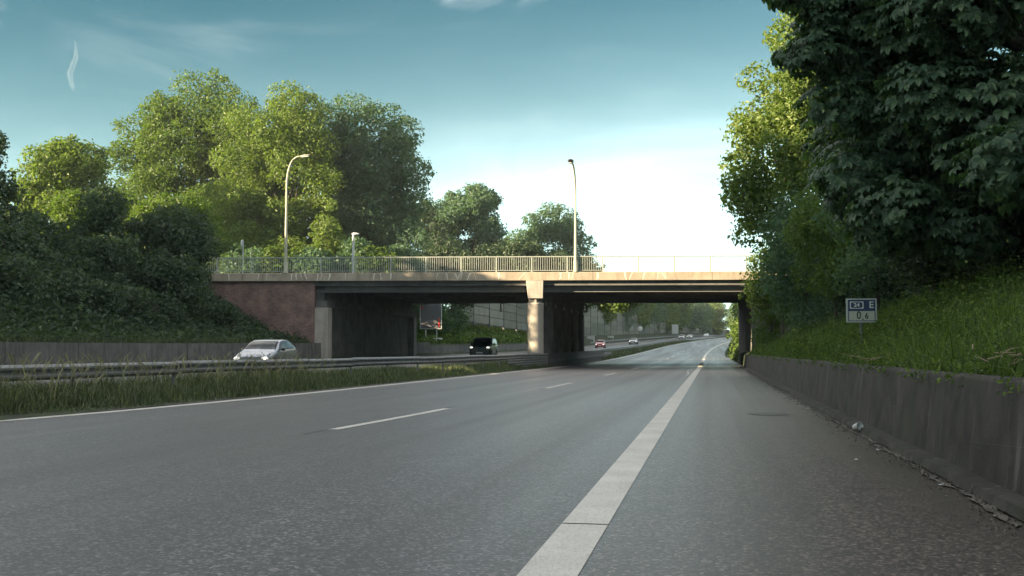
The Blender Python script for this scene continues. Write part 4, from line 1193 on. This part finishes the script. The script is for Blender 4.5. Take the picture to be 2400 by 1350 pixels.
# --- trees behind the noise barrier
labs = ['first tree above the noise barrier beside the pier', 'second tree above the noise barrier, dark', 'sunlit tree above the noise barrier, nearest of the lit ones', 'dark tree above the barrier between two sunlit trees', 'second sunlit tree above the noise barrier', 'brightest yellow tree above the noise barrier', 'dark tree at the end of the noise barrier', 'dim tree behind the barrier between the two brightest trees', 'green tree behind the barrier past the brightest tree', 'dim tree behind the last stretch of the noise barrier', 'bronze tinted tree at the far bend', 'green tree closing the view at the far bend', 'last but one tree at the far bend', 'blue green tree at the far bend behind the white van', 'tree at the far bend hidden by the right bushes']
spec = [(-38, 195, 'leaf_dark'), (-37, 238, 'leaf_shade_teal'), (-36.5, 272, 'leaf_sun_yellow'), (-36, 305, 'leaf_shade_teal'), (-36, 335, 'leaf_sun_yellow'), (-35, 385, 'leaf_sun_yellow'), (-34, 440, 'leaf_shade_teal'), (-36, 361, 'leaf_shade_teal'), (-35, 412, 'leaf'), (-34, 470, 'leaf_shade_teal'), (-34, 500, 'leaf_sun_yellow'), (-26, 540, 'leaf'), (-12, 560, 'leaf'), (2, 585, 'leaf_shade_teal'), (15, 600, 'leaf')]
for i, ((u, y, mt), lab) in enumerate(zip(spec, labs)):
    b = (u + float(shift(y)), y, 5.5)
    tree('broadleaf_tree', lab, b, (b[0] + 1.0, y, 12.5 + 0.008 * y), (8.0, 17, 9.5), mt, 100 + i, 44, (0.32, 0.46), 3.6, 0.75, 15000, 0.4, 'trees behind the noise barrier', low=-0.98)
# --- right side beyond the bridge
rsp = [(4.9, 121, 'leaf', 'bush right of the road just past the bridge'), (6.4, 150, 'leaf', 'taller bush right of the road past the bridge'), (6.6, 185, 'leaf_shade_teal', 'blue green tree right of the road where it bends'), (6.8, 235, 'leaf', 'tree right of the road at the start of the bend'), (7.0, 300, 'leaf', 'tree right of the road above the white van'), (8.0, 400, 'leaf_shade_teal', 'farthest tree right of the road at the bend')]
for i, (u, y, mt, lab) in enumerate(rsp):
    b = (u + float(shift(y)) * (1 if y > 130 else 1), y, float(zr(y)) + 1.2)
    hgt = 4.2 + 1.3 * i
    tree('roadside_tree' if i > 1 else 'bush', lab, b, (b[0], y, b[2] + hgt * 0.75), (3.3 + 0.5 * i, 6, hgt), mt, 130 + i, 22, (0.34, 0.5), 7, 0.42, 12000, 0.2, 'greenery right of the road past the bridge', 'tree' if i > 1 else 'bush', low=-0.95)

# --- right side before the bridge: sunlit tree and shrubs
tree('broadleaf_tree', 'sunlit yellow green tree on the bank by the right end of the bridge', (6.4, 62, 3.2), (4.3, 60.5, 11.2), (3.5, 4.5, 6.6), 'leaf_sun_yellow', 150, 64, (0.24, 0.38), 17, 0.25, 44000, 0.35, extra=((1.9, 60, 13.2, 1.1), (1.8, 60, 11.4, 1.2), (1.7, 60, 9.6, 1.2), (2.6, 60, 16.2, 1.1), (2.3, 60, 7.6, 1.2)))
tree('broadleaf_tree', 'taller tree behind the sunlit one at the right end of the bridge', (9.5, 66, 4.6), (6.8, 62, 16.8), (3.9, 4.5, 5.6), 'leaf_sun_yellow', 151, 44, (0.26, 0.38), 14, 0.27, 28000, 0.35)
for i, (x, y, zc, rx, rz_, mt, lab) in enumerate((
    (4.4, 69, 5.6, 2.6, 3.6, 'leaf', 'leafy shrub hanging over the right end of the bridge parapet'),
    (3.9, 72.5, 3.0, 1.5, 2.7, 'leaf', 'shrub in front of the right abutment of the bridge'),
    (4.9, 57, 5.6, 2.6, 4.4, 'leaf_shade_teal', 'grey green shrub below the sunlit tree by the bridge'),
    (5.7, 51, 6.2, 2.6, 4.4, 'leaf', 'shrub with bright upper leaves left of the kilometre sign'),
    (6.5, 44, 6.2, 2.5, 4.2, 'leaf_shade_teal', 'grey green shrub between the sunlit tree and the chestnut'),
    (7.2, 37, 6.0, 2.4, 3.8, 'leaf_dark', 'dark shrub behind the kilometre sign'),
    (7.9, 29, 5.0, 2.4, 2.4, 'leaf_dark', 'dark shrub under the chestnut tree above the bank'),
    (8.6, 21, 5.2, 2.6, 2.4, 'leaf_dark', 'dark shrub at the right edge of the picture above the bank'),
    (6.6, 59, 3.4, 2.6, 2.6, 'leaf_shade_teal', 'low shrub under the sunlit tree by the right bridge end'),
    (7.8, 51, 3.9, 2.6, 2.6, 'leaf_dark', 'low dark shrub under the bright leaved shrub on the bank'),
    (8.4, 44, 4.4, 2.6, 2.6, 'leaf_dark', 'low dark shrub left of the kilometre sign'),
    (9.3, 36, 5.0, 2.8, 2.4, 'leaf_dark', 'low dark shrub right of the kilometre sign'),
    (10.6, 29, 5.4, 3.0, 2.4, 'leaf_dark', 'low dark shrub at the top of the bank under the chestnut'),
    (11.6, 22, 5.8, 3.0, 2.6, 'leaf_dark', 'low dark shrub at the top of the bank by the picture edge'),
    (9.5, 68, 5.6, 3.6, 3.6, 'leaf_dark', 'dark thicket against the bridge behind the sunlit tree'),
    (14.5, 62, 7.0, 4.0, 4.0, 'leaf_dark', 'dark thicket high on the bank near the bridge'),
    (11.5, 41, 7.5, 3.6, 3.8, 'leaf_dark', 'dark thicket high on the bank behind the kilometre sign'),
    (13.5, 33, 7.5, 3.8, 3.8, 'leaf_dark', 'dark thicket behind the chestnut trunk'),
    (15.0, 25, 7.5, 3.8, 3.6, 'leaf_dark', 'dark thicket at the right picture edge behind the chestnut'))):
    tree('shrub', lab, (x, y, 2.2), (x, y, zc), (rx, 2.8, rz_), mt, 160 + i, 30, (0.34, 0.5), 22, 0.19, 24000, 0.1, 'shrubs on the right bank', 'shrub', low=-0.9)

# --- near horse chestnut with palmate leaves
def palmate_template(rng, n_leaf=6):
    V, F = [], []
    for k in range(n_leaf):
        a = (k - (n_leaf - 1) / 2) * R(40)
        L_ = 0.5 * (1.0 - 0.10 * abs(k - (n_leaf - 1) / 2)) * rng.uniform(0.9, 1.1)
        wd = 0.145
        d = np.array([math.sin(a), math.cos(a), 0]); s_ = np.array([math.cos(a), -math.sin(a), 0])
        z1, z2, z3 = 0.015, -0.03, -0.13 + rng.normal(0, 0.02)
        i0 = len(V)
        V += [d * 0.03 + [0, 0, 0], d * L_ * 0.55 + s_ * wd * 0.75 + [0, 0, z1], d * L_ * 0.62 + [0, 0, z2 * 0.6], d * L_ * 0.55 - s_ * wd * 0.75 + [0, 0, z1], d * L_ + [0, 0, z3],
              d * L_ * 0.82 + s_ * wd * 0.62 + [0, 0, z2], d * L_ * 0.82 - s_ * wd * 0.62 + [0, 0, z2]]
        F += [(i0, i0 + 2, i0 + 1), (i0, i0 + 3, i0 + 2), (i0 + 1, i0 + 2, i0 + 5), (i0 + 2, i0 + 3, i0 + 6), (i0 + 2, i0 + 4, i0 + 5), (i0 + 2, i0 + 6, i0 + 4)]
    return np.array(V), np.array(F)
def proj(p):
    v = Vector(p) - Vector((0, 0, CAM_H))
    R_ = Vector((math.cos(YAW), math.sin(YAW), 0)); U_ = R_.cross(fw)
    dd = v.dot(fw)
    return 1200 + 2500 * v.dot(R_) / dd, 675 - 2500 * v.dot(U_) / dd, dd
def chestnut(label, base, blobs, seed, per_m2, size, n_obj=300):
    rng = np.random.default_rng(seed)
    t = tag(empty('chestnut_tree', base), label, 'tree')
    tV, tF = palmate_template(rng)
    Cs, Ds = [], []
    for (x, y, z, r) in blobs:
        n = int(4 * math.pi * r * r * per_m2)
        d = rand_dirs(rng, n)
        # leaves sit in drooping layers
        rr = r * (1 - 0.6 * rng.random(n) ** 1.6)
        p = d * rr[:, None] * np.array([1, 1, 0.72]) + np.array([x, y, z])
        Cs.append(p); Ds.append(d)
    C, D = np.concatenate(Cs), np.concatenate(Ds)
    n = len(C)
    nn = np.array([0, 0, 1.0]) * 0.75 + D * 0.75 + rng.normal(size=(n, 3)) * 0.28
    nn /= np.linalg.norm(nn, axis=1, keepdims=True)
    fwd = D * np.array([1, 1, 0.2]) + np.array([0, 0, -0.35]) + rng.normal(size=(n, 3)) * 0.35
    X = np.cross(fwd, nn); X /= np.linalg.norm(X, axis=1, keepdims=True)
    Y = np.cross(nn, X)
    sz = size * rng.uniform(0.65, 1.25, n)
    # choose the ones that show largest as parts of their own
    score = np.zeros(n)
    for i in range(n):
        px, py, dd = proj(C[i])
        score[i] = (sz[i] / dd) * (1 if (0 < px < 2400 and 0 < py < 800) else 0) * (1.0 if np.dot(D[i], -C[i]) > 0 else 0.3)
    order = np.argsort(-score)
    own, rest = order[:n_obj], order[n_obj:]
    b = np.array(base)
    me = np_mesh('leaf', tV, tF, M['leaf_chestnut'])
    for i in own:
        o = bpy.data.objects.new('leaf', me); COL.objects.link(o); o.parent = t
        mtx = Matrix((tuple(X[i]), tuple(Y[i]), tuple(nn[i]))).transposed()
        o.matrix_basis = Matrix.Translation(Vector(C[i] - b)) @ mtx.to_4x4() @ Matrix.Scale(float(sz[i]), 4)
    k = len(rest)
    LV = tV[None] * sz[rest][:, None, None]
    V = C[rest][:, None] - b + LV[..., 0:1] * X[rest][:, None] + LV[..., 1:2] * Y[rest][:, None] + LV[..., 2:3] * nn[rest][:, None]
    F = (tF[None] + (np.arange(k) * len(tV))[:, None, None]).reshape(-1, 3)
    TRIS[0] += len(F)
    tag(link_mesh('foliage', np_mesh('foliage', V.reshape(-1, 3), F, M['leaf_chestnut']), None, t), kind='stuff')
    mb = MB()
    ctr = np.mean([bb[:3] for bb in blobs], 0) - b
    trunk_mesh(mb, (0, 0, -0.5), tuple(ctr), 0.42, 0.16, rng, [(bb[0] - b[0], bb[1] - b[1], bb[2] - b[2], bb[3]) for bb in blobs], 14)
    mb.build('trunk', M['bark'], t)
    return t
rngc = np.random.default_rng(77)
cb_ = blobs_in(rngc, (7.6, 26, 9.6), (5.6, 6.5, 6.8), 40, 1.2, 2.0, -0.9, 0.55)
cb_ += [(8, 30, 11, 2.0), (9.5, 33, 12.5, 2.2), (10.5, 36, 13, 2.4), (8.5, 33, 9, 2.2), (12.5, 22, 12, 2.0), (11, 20, 10.6, 1.8), (13, 24, 10.5, 2.0), (9.5, 18, 9.4, 1.4), (8.8, 18, 7.2, 1.3), (6.5, 20, 4.4, 1.1), (8, 17.5, 4.4, 1.1), (7.6, 22, 4.0, 1.2), (5.4, 24, 3.8, 1.0), (9.2, 19, 4.4, 1.3), (11, 24, 11, 2.0), (10, 22, 9, 1.8), (12, 26, 9, 2.0), (9.5, 22, 12, 1.8), (12, 24, 6.5, 2.0), (10.5, 24, 5.6, 1.8), (3.8, 27, 5.4, 1.4), (4.6, 28, 4.6, 1.5), (4.3, 30, 7, 1.8), (5.5, 30, 5, 1.8), (6.6, 30, 6, 2.0), (8, 31, 5.5, 2.0), (9.5, 30, 6, 2.0), (1.9, 24, 9.4, 0.8), (2.4, 24.5, 7.9, 0.9), (2.2, 24, 10.8, 0.9), (2.9, 24.5, 8.6, 1.0), (3.0, 25, 6.8, 1.0), (3.3, 25, 5.2, 1.0), (2.9, 24, 10.0, 1.0), (4.0, 24, 4.2, 1.0), (4.6, 23, 6.4, 1.2), (5.0, 22, 8.0, 1.2), (5.6, 21, 4.6, 1.1), (4.4, 22.5, 9.6, 1.1)]
chestnut('big dark chestnut tree overhanging the hard shoulder from the right bank', (8.6, 27, 3.6), cb_, 78, 15.0, 0.50)
cb2 = [(6.2, 14.0, 4.7, 0.75), (5.6, 13.6, 5.2, 0.6), (7.2, 14.5, 5.4, 0.9), (7.4, 15, 6.6, 0.9), (5.9, 14.5, 6.6, 0.6), (8.2, 16, 4.4, 0.9), (8.4, 16, 7.8, 1.2), (7.0, 16, 8.2, 1.0)]
chestnut('nearest dark chestnut branches at the right edge of the picture', (10.2, 16, 4.2), cb2, 79, 20.0, 0.36, 150)

# --- trees of the left bank outside the picture; they keep the cutting in shade
rngo = np.random.default_rng(200)
blo = []
for (x, y, h) in ((-41, 34, 20), (-48, 45, 7), (-51.5, 57, 11), (-44, 25, 22), (-39, 17, 22), (-44, 8, 24), (-39, 0, 25), (-44, -9, 26), (-39, -18, 26), (-44, -27, 26), (-39, -36, 26), (-45, -45, 26), (-40, -54, 26), (-46, -64, 26), (-40, -72, 26), (-53, 36, 18), (-53, 14, 26), (-53, -6, 27), (-53, -26, 28), (-53, -48, 28), (-53, -70, 28), (-61, 24, 24), (-61, 4, 28), (-61, -16, 28), (-61, -36, 28), (-61, -58, 28), (-35, 8, 13), (-35, -6, 15), (-35, -20, 15), (-35, -34, 15), (-35, -48, 15), (-36, 22, 11), (-35, -62, 15), (-40, -9, 22), (-48, -3, 26), (-48, -15, 26), (-40, -14, 24), (-48, 8, 24), (-48, 18, 22)):
    blo += blobs_in(rngo, (x, y, 6 + h * 0.5), (6.2, 6.5, h * 0.52), 34, 2.0, 3.0, -0.98, 0.2)
V, F = crown_leaves(rngo, blo, 1.7, 1.25, maxn=130000)
tag(link_mesh('woodland', np_mesh('woodland', V, F, M['leaf'])), 'dense woodland on the left bank beside and behind the viewer', kind='stuff')

# --- ground cover on the right bank
def bank_pt(rng):
    y = 3 + 72 * rng.random() ** 1.5; u = 2.35 + 7.5 * rng.random() ** 1.25
    sec = section(y); z = np.interp(u, [p[0] for p in sec], [p[1] for p in sec])
    cl = max(0.0, math.sin(y * 0.9 + 2.1 * math.sin(u * 1.3)) * math.sin(u * 2.2 + 0.7 * y) - 0.15)
    h = abs(rng.normal(0, 0.11 + 0.34 * cl)) + 0.03
    if 20 < y < 26.3 and 2.6 < u < 4.2: h = min(h, 0.42)
    return (u, y, z + h)
scatter_cover('ground_cover', 'bright green weeds covering the right bank above the wall', 'leaf_bank', 95, 110000, bank_pt, 0.08)

def right_far(rng):
    y = rng.uniform(102, 190); u = rng.uniform(2.2, 7)
    sec = section(y); z = np.interp(u, [p[0] for p in sec], [p[1] for p in sec])
    return (u + float(shift(y)), y, z + abs(rng.normal(0, 0.25)))
scatter_cover('undergrowth', 'green weeds on the right bank past the bridge', 'leaf_bank', 96, 9000, right_far, 0.32)

# --- grass
def blades(name, label, mat, seed, P, H, Wd, lean, parent=None):
    rng = np.random.default_rng(seed)
    n = len(P)
    a = rng.uniform(0, 2 * math.pi, n)
    side = np.stack([np.cos(a), np.sin(a), 0 * a], 1)
    l = rng.normal(0, 1, (n, 2)) * lean[:, None]
    L_ = np.stack([l[:, 0], l[:, 1], 0 * a], 1)
    H_ = H[:, None]; w = Wd[:, None]
    up = np.array([0, 0, 1.0])
    v0, v1 = P - side * w, P + side * w
    m = P + up * H_ * 0.55 + L_ * H_ * 0.25
    v2, v3 = m - side * w * 0.8, m + side * w * 0.8
    v4 = P + up * H_ * (0.95 - 0.2 * np.linalg.norm(L_, axis=1, keepdims=True)) + L_ * H_ * 0.9
    V = np.stack([v0, v1, v2, v3, v4], 1).reshape(-1, 3)
    i = np.arange(n)[:, None] * 5
    F = np.concatenate([i + [0, 1, 3], i + [0, 3, 2], i + [2, 3, 4]], 0)
    TRIS[0] += len(F)
    return tag(link_mesh(name, np_mesh(name, V, F, M[mat])), label, kind='stuff')
def med_z(u, y):
    sec = section(y); return np.interp(u, [p[0] for p in sec], [p[1] for p in sec])
rg = np.random.default_rng(300)
n = 60000
yy = 9 + 68 * rg.random(n) ** 1.6
le = np.array([left_edge(q) for q in yy])
uu = le - 0.45 - (2.9 - 0.5 * np.clip((yy - 40) / 40, 0, 1)) * rg.random(n) + rg.normal(0, 0.06, n)
zz_ = np.array([med_z(a, b) for a, b in zip(uu, yy)])
edge = np.clip((le - 0.4 - uu) / 0.7, 0.15, 1)
patchy = 0.75 + 0.35 * np.sin(yy * 0.9 + 1.3 * np.sin(uu * 2.1)) * np.sin(yy * 0.37 + 2)
Hh = (0.26 + 0.24 * np.clip((60 - yy) / 34, 0.1, 1)) * edge * patchy * rg.uniform(0.45, 1.35, n)
blades('median_grass', 'tall unmown grass along the median', 'grass', 301, np.stack([uu, yy, zz_], 1), Hh, rg.uniform(0.006, 0.014, n), np.full(n, 0.38))
# far median, both sides
n = 9000
yy = 112 + 180 * rg.random(n) ** 1.4
uu = -11.0 - 2.6 * rg.random(n)
zz_ = np.array([med_z(a, b) for a, b in zip(uu, yy)])
blades('median_grass', 'low grass in the median beyond the bridge', 'grass', 302, np.stack([uu + shift(yy), yy, zz_], 1), rg.uniform(0.2, 0.5, n), rg.uniform(0.02, 0.04, n), np.full(n, 0.4))
# seed stalks
n = 900
yy = 14 + 18 * rg.random(n) ** 1.3
uu = np.array([left_edge(q) for q in yy]) - 0.9 - 1.5 * rg.random(n)
zz_ = np.array([med_z(a, b) for a, b in zip(uu, yy)])
Hs = rg.uniform(0.55, 1.12, n)
V, F = [], []
for k in range(n):
    a = rg.uniform(0, 2 * math.pi); le_ = rg.uniform(0.15, 0.4); dx, dy = math.cos(a) * le_, math.sin(a) * le_
    pts = [np.array([uu[k] + dx * Hs[k] * t ** 2.4, yy[k] + dy * Hs[k] * t ** 2.4, zz_[k] + Hs[k] * (t - 0.12 * t ** 4)]) for t in (0, 0.35, 0.65, 0.82, 0.92, 1.0)]
    ws = [0.0035, 0.003, 0.003, 0.011, 0.010, 0.002]
    sd = np.array([-math.sin(a + 1.0), math.cos(a + 1.0), 0])
    i0 = len(V)
    for p, w in zip(pts, ws): V += [p - sd * w, p + sd * w]
    for j in range(5): F.append((i0 + 2 * j, i0 + 2 * j + 1, i0 + 2 * j + 3, i0 + 2 * j + 2))
tag(link_mesh('seed_stalks', np_mesh('seed_stalks', np.array(V), np.array(F), M['grass_dry'])), 'pale grass seed stalks rising over the median guardrail', kind='stuff')
# grass fringe at the top of the low wall
n = 14000
yy = 34 + 38 * rg.random(n); uu = -27.9 - 1.6 * rg.random(n)
zz_ = np.array([med_z(a, b) for a, b in zip(uu, yy)])
blades('bank_grass', 'dim grass along the top of the low wall', 'grass', 303, np.stack([uu, yy, zz_], 1), rg.uniform(0.15, 0.6, n), rg.uniform(0.012, 0.02, n), np.full(n, 0.4))
# grass among the right bank cover
n = 42000
yy = 3 + 70 * rg.random(n) ** 1.5; uu = 2.42 + 5.5 * rg.random(n) ** 1.3
zz_ = np.array([med_z(a, b) for a, b in zip(uu, yy)])
blades('bank_grass', 'green grass on the right bank', 'leaf_bank', 304, np.stack([uu, yy, zz_], 1), rg.uniform(0.12, 0.40, n) * (1 + 1.1 * (rg.random(n) < 0.06)) * np.where((np.abs(yy - 23.5) < 2.8) & (uu < 4.3), 0.8, 1.0), rg.uniform(0.005, 0.012, n), np.full(n, 0.5))

# weeds hanging over the wall top
rq2 = np.random.default_rng(61)
n = 5200
yy = 4 + 66 * rq2.random(n) ** 1.6
cl = np.clip(np.sin(yy * 0.8) * np.sin(yy * 2.3 + 1) + 0.55, 0.0, 1)
yy = yy[rq2.random(n) < cl]; n = len(yy)
hang = rq2.random(n) ** 1.8
Cc = np.stack([2.56 - 0.30 * np.clip(hang * 1.5, 0, 1) + rq2.normal(0, 0.03, n), yy, 0.97 - 0.30 * np.clip(hang - 0.45, 0, 1) + rq2.normal(0, 0.03, n)], 1)
Nn = rand_dirs(rq2, n) * 0.7 + np.array([-0.7, -0.2, 0.5]); Nn /= np.linalg.norm(Nn, axis=1, keepdims=True)
V, F = leaf_quads(Cc, Nn, 0.055 * rq2.uniform(0.5, 1.5, n), rq2, 0.5)
tag(link_mesh('hanging_weeds', np_mesh('hanging_weeds', V, F, M['leaf_bank'])), 'weeds hanging over the top of the retaining wall', kind='stuff')

# ------------------------------------------------------------------ small things
rt = np.random.default_rng(400)
def twig_heap(label, x, y, z, n, L_):
    t = tag(empty('twig_heap', (x, y, z)), label, 'twigs')
    for k in range(n):
        a = rt.uniform(-0.6, 0.9) if k % 3 else rt.uniform(-2.4, 2.4); l = L_ * rt.uniform(0.5, 1.0); e = rt.uniform(0.02, 0.55)
        p0 = Vector((rt.normal(0, 0.08), rt.normal(0, 0.08), 0.02 + 0.012 * k))
        p1 = p0 + Vector((math.cos(a) * l, math.sin(a) * l * 0.5, l * e * 0.5)); mid = p0.lerp(p1, 0.5) + Vector((0, 0, rt.normal(0, 0.02)))
        MB().tube([p0, mid, p1], [0.006, 0.005, 0.003], 6).build('twig', M['twig'], t)
    return t
twig_heap('heap of dry pale twigs lying on the wall top at the right edge', 2.52, 10.0, 0.97, 13, 0.34)
twig_heap('few dry pale stems lying along the wall top below the sign', 2.42, 17.5, 0.93, 7, 0.6)
cup = tag(empty('crushed_cup', (1.93, 15.4, 0.02)), 'crushed white cup lying at the foot of the retaining wall', 'litter')
MB().lathe([(0.0, 0.0), (0.042, 0.0), (0.055, 0.11), (0.058, 0.115), (0.05, 0.11), (0.038, 0.01)], 16, 'z').build('cup_body', M['sign_white'], cup, (0, 0, 0.05), (R(75), R(10), R(30)))
for i, (x, y, lab) in enumerate(((2.02, 7.9, 'white paper scrap at the wall foot near the right edge'), (1.84, 9.3, 'small pale scrap in the gutter nearest the picture corner'), (1.42, 11.2, 'tiny pale scrap on the hard shoulder beside the gutter'), (1.80, 12.4, 'pale scrap in the gutter before the crushed cup'), (1.78, 21.0, 'pale scrap in the gutter beyond the crushed cup'))):
    P = [[(0.018 * a + rt.normal(0, 0.006), 0.022 * b + rt.normal(0, 0.006), 0.010 + abs(rt.normal(0, 0.012))) for b in (-1, 0, 1)] for a in (-1, 0, 1)]
    m_ = MB().grid(P); o = m_.build('paper_scrap', M['frame'], None, (x, y, 0.016), (0, 0, rt.uniform(0, 3)))
    sm = o.modifiers.new('s', 'SOLIDIFY'); sm.thickness = 0.004
    tag(o, lab, 'litter', 'litter along the gutter')
# grit and stones along the gutter
n = 2600
gy = 3 + 55 * rt.random(n) ** 1.7; gx = 1.9 + rt.normal(0, 0.13, n)
V, F = [], []
for k in range(n):
    s = rt.uniform(0.004, 0.016); c = np.array([min(gx[k], 2.12), gy[k], 0.016 + s * 0.3])
    q = rt.normal(0, 0.25, (4, 3)) * s
    vs = np.array([[s, 0, 0], [-s * .5, s * .8, 0], [-s * .5, -s * .8, 0], [0, 0, s]]) + q + c
    i0 = len(V); V += list(vs); F += [(i0, i0 + 1, i0 + 3), (i0 + 1, i0 + 2, i0 + 3), (i0 + 2, i0, i0 + 3)]
tag(link_mesh('gravel', np_mesh('gravel', np.array(V), np.array(F), M['gutter'])), 'loose grit along the gutter', kind='stuff')
# ------------------------------------------------------------------ thin summer haze in the air
hz_ = bpy.data.materials.new('haze'); hz_.use_nodes = True
hn, hl = hz_.node_tree.nodes, hz_.node_tree.links
for nd in list(hn):
    if nd.type == 'BSDF_PRINCIPLED': hn.remove(nd)
pv = hn.new('ShaderNodeVolumePrincipled')
pv.inputs['Color'].default_value = (0.86, 0.93, 0.96, 1)
pv.inputs['Density'].default_value = HAZE
hl.new(pv.outputs[0], hn['Material Output'].inputs['Volume'])
ho = MB().box(-960, 1200, -100, 2600, -1.2, 44.0).build('haze', hz_)
tag(ho, 'thin pale haze in the evening air', kind='stuff')
print('LEAF TRIS', TRIS[0], 'OBJECTS', len(bpy.data.objects))
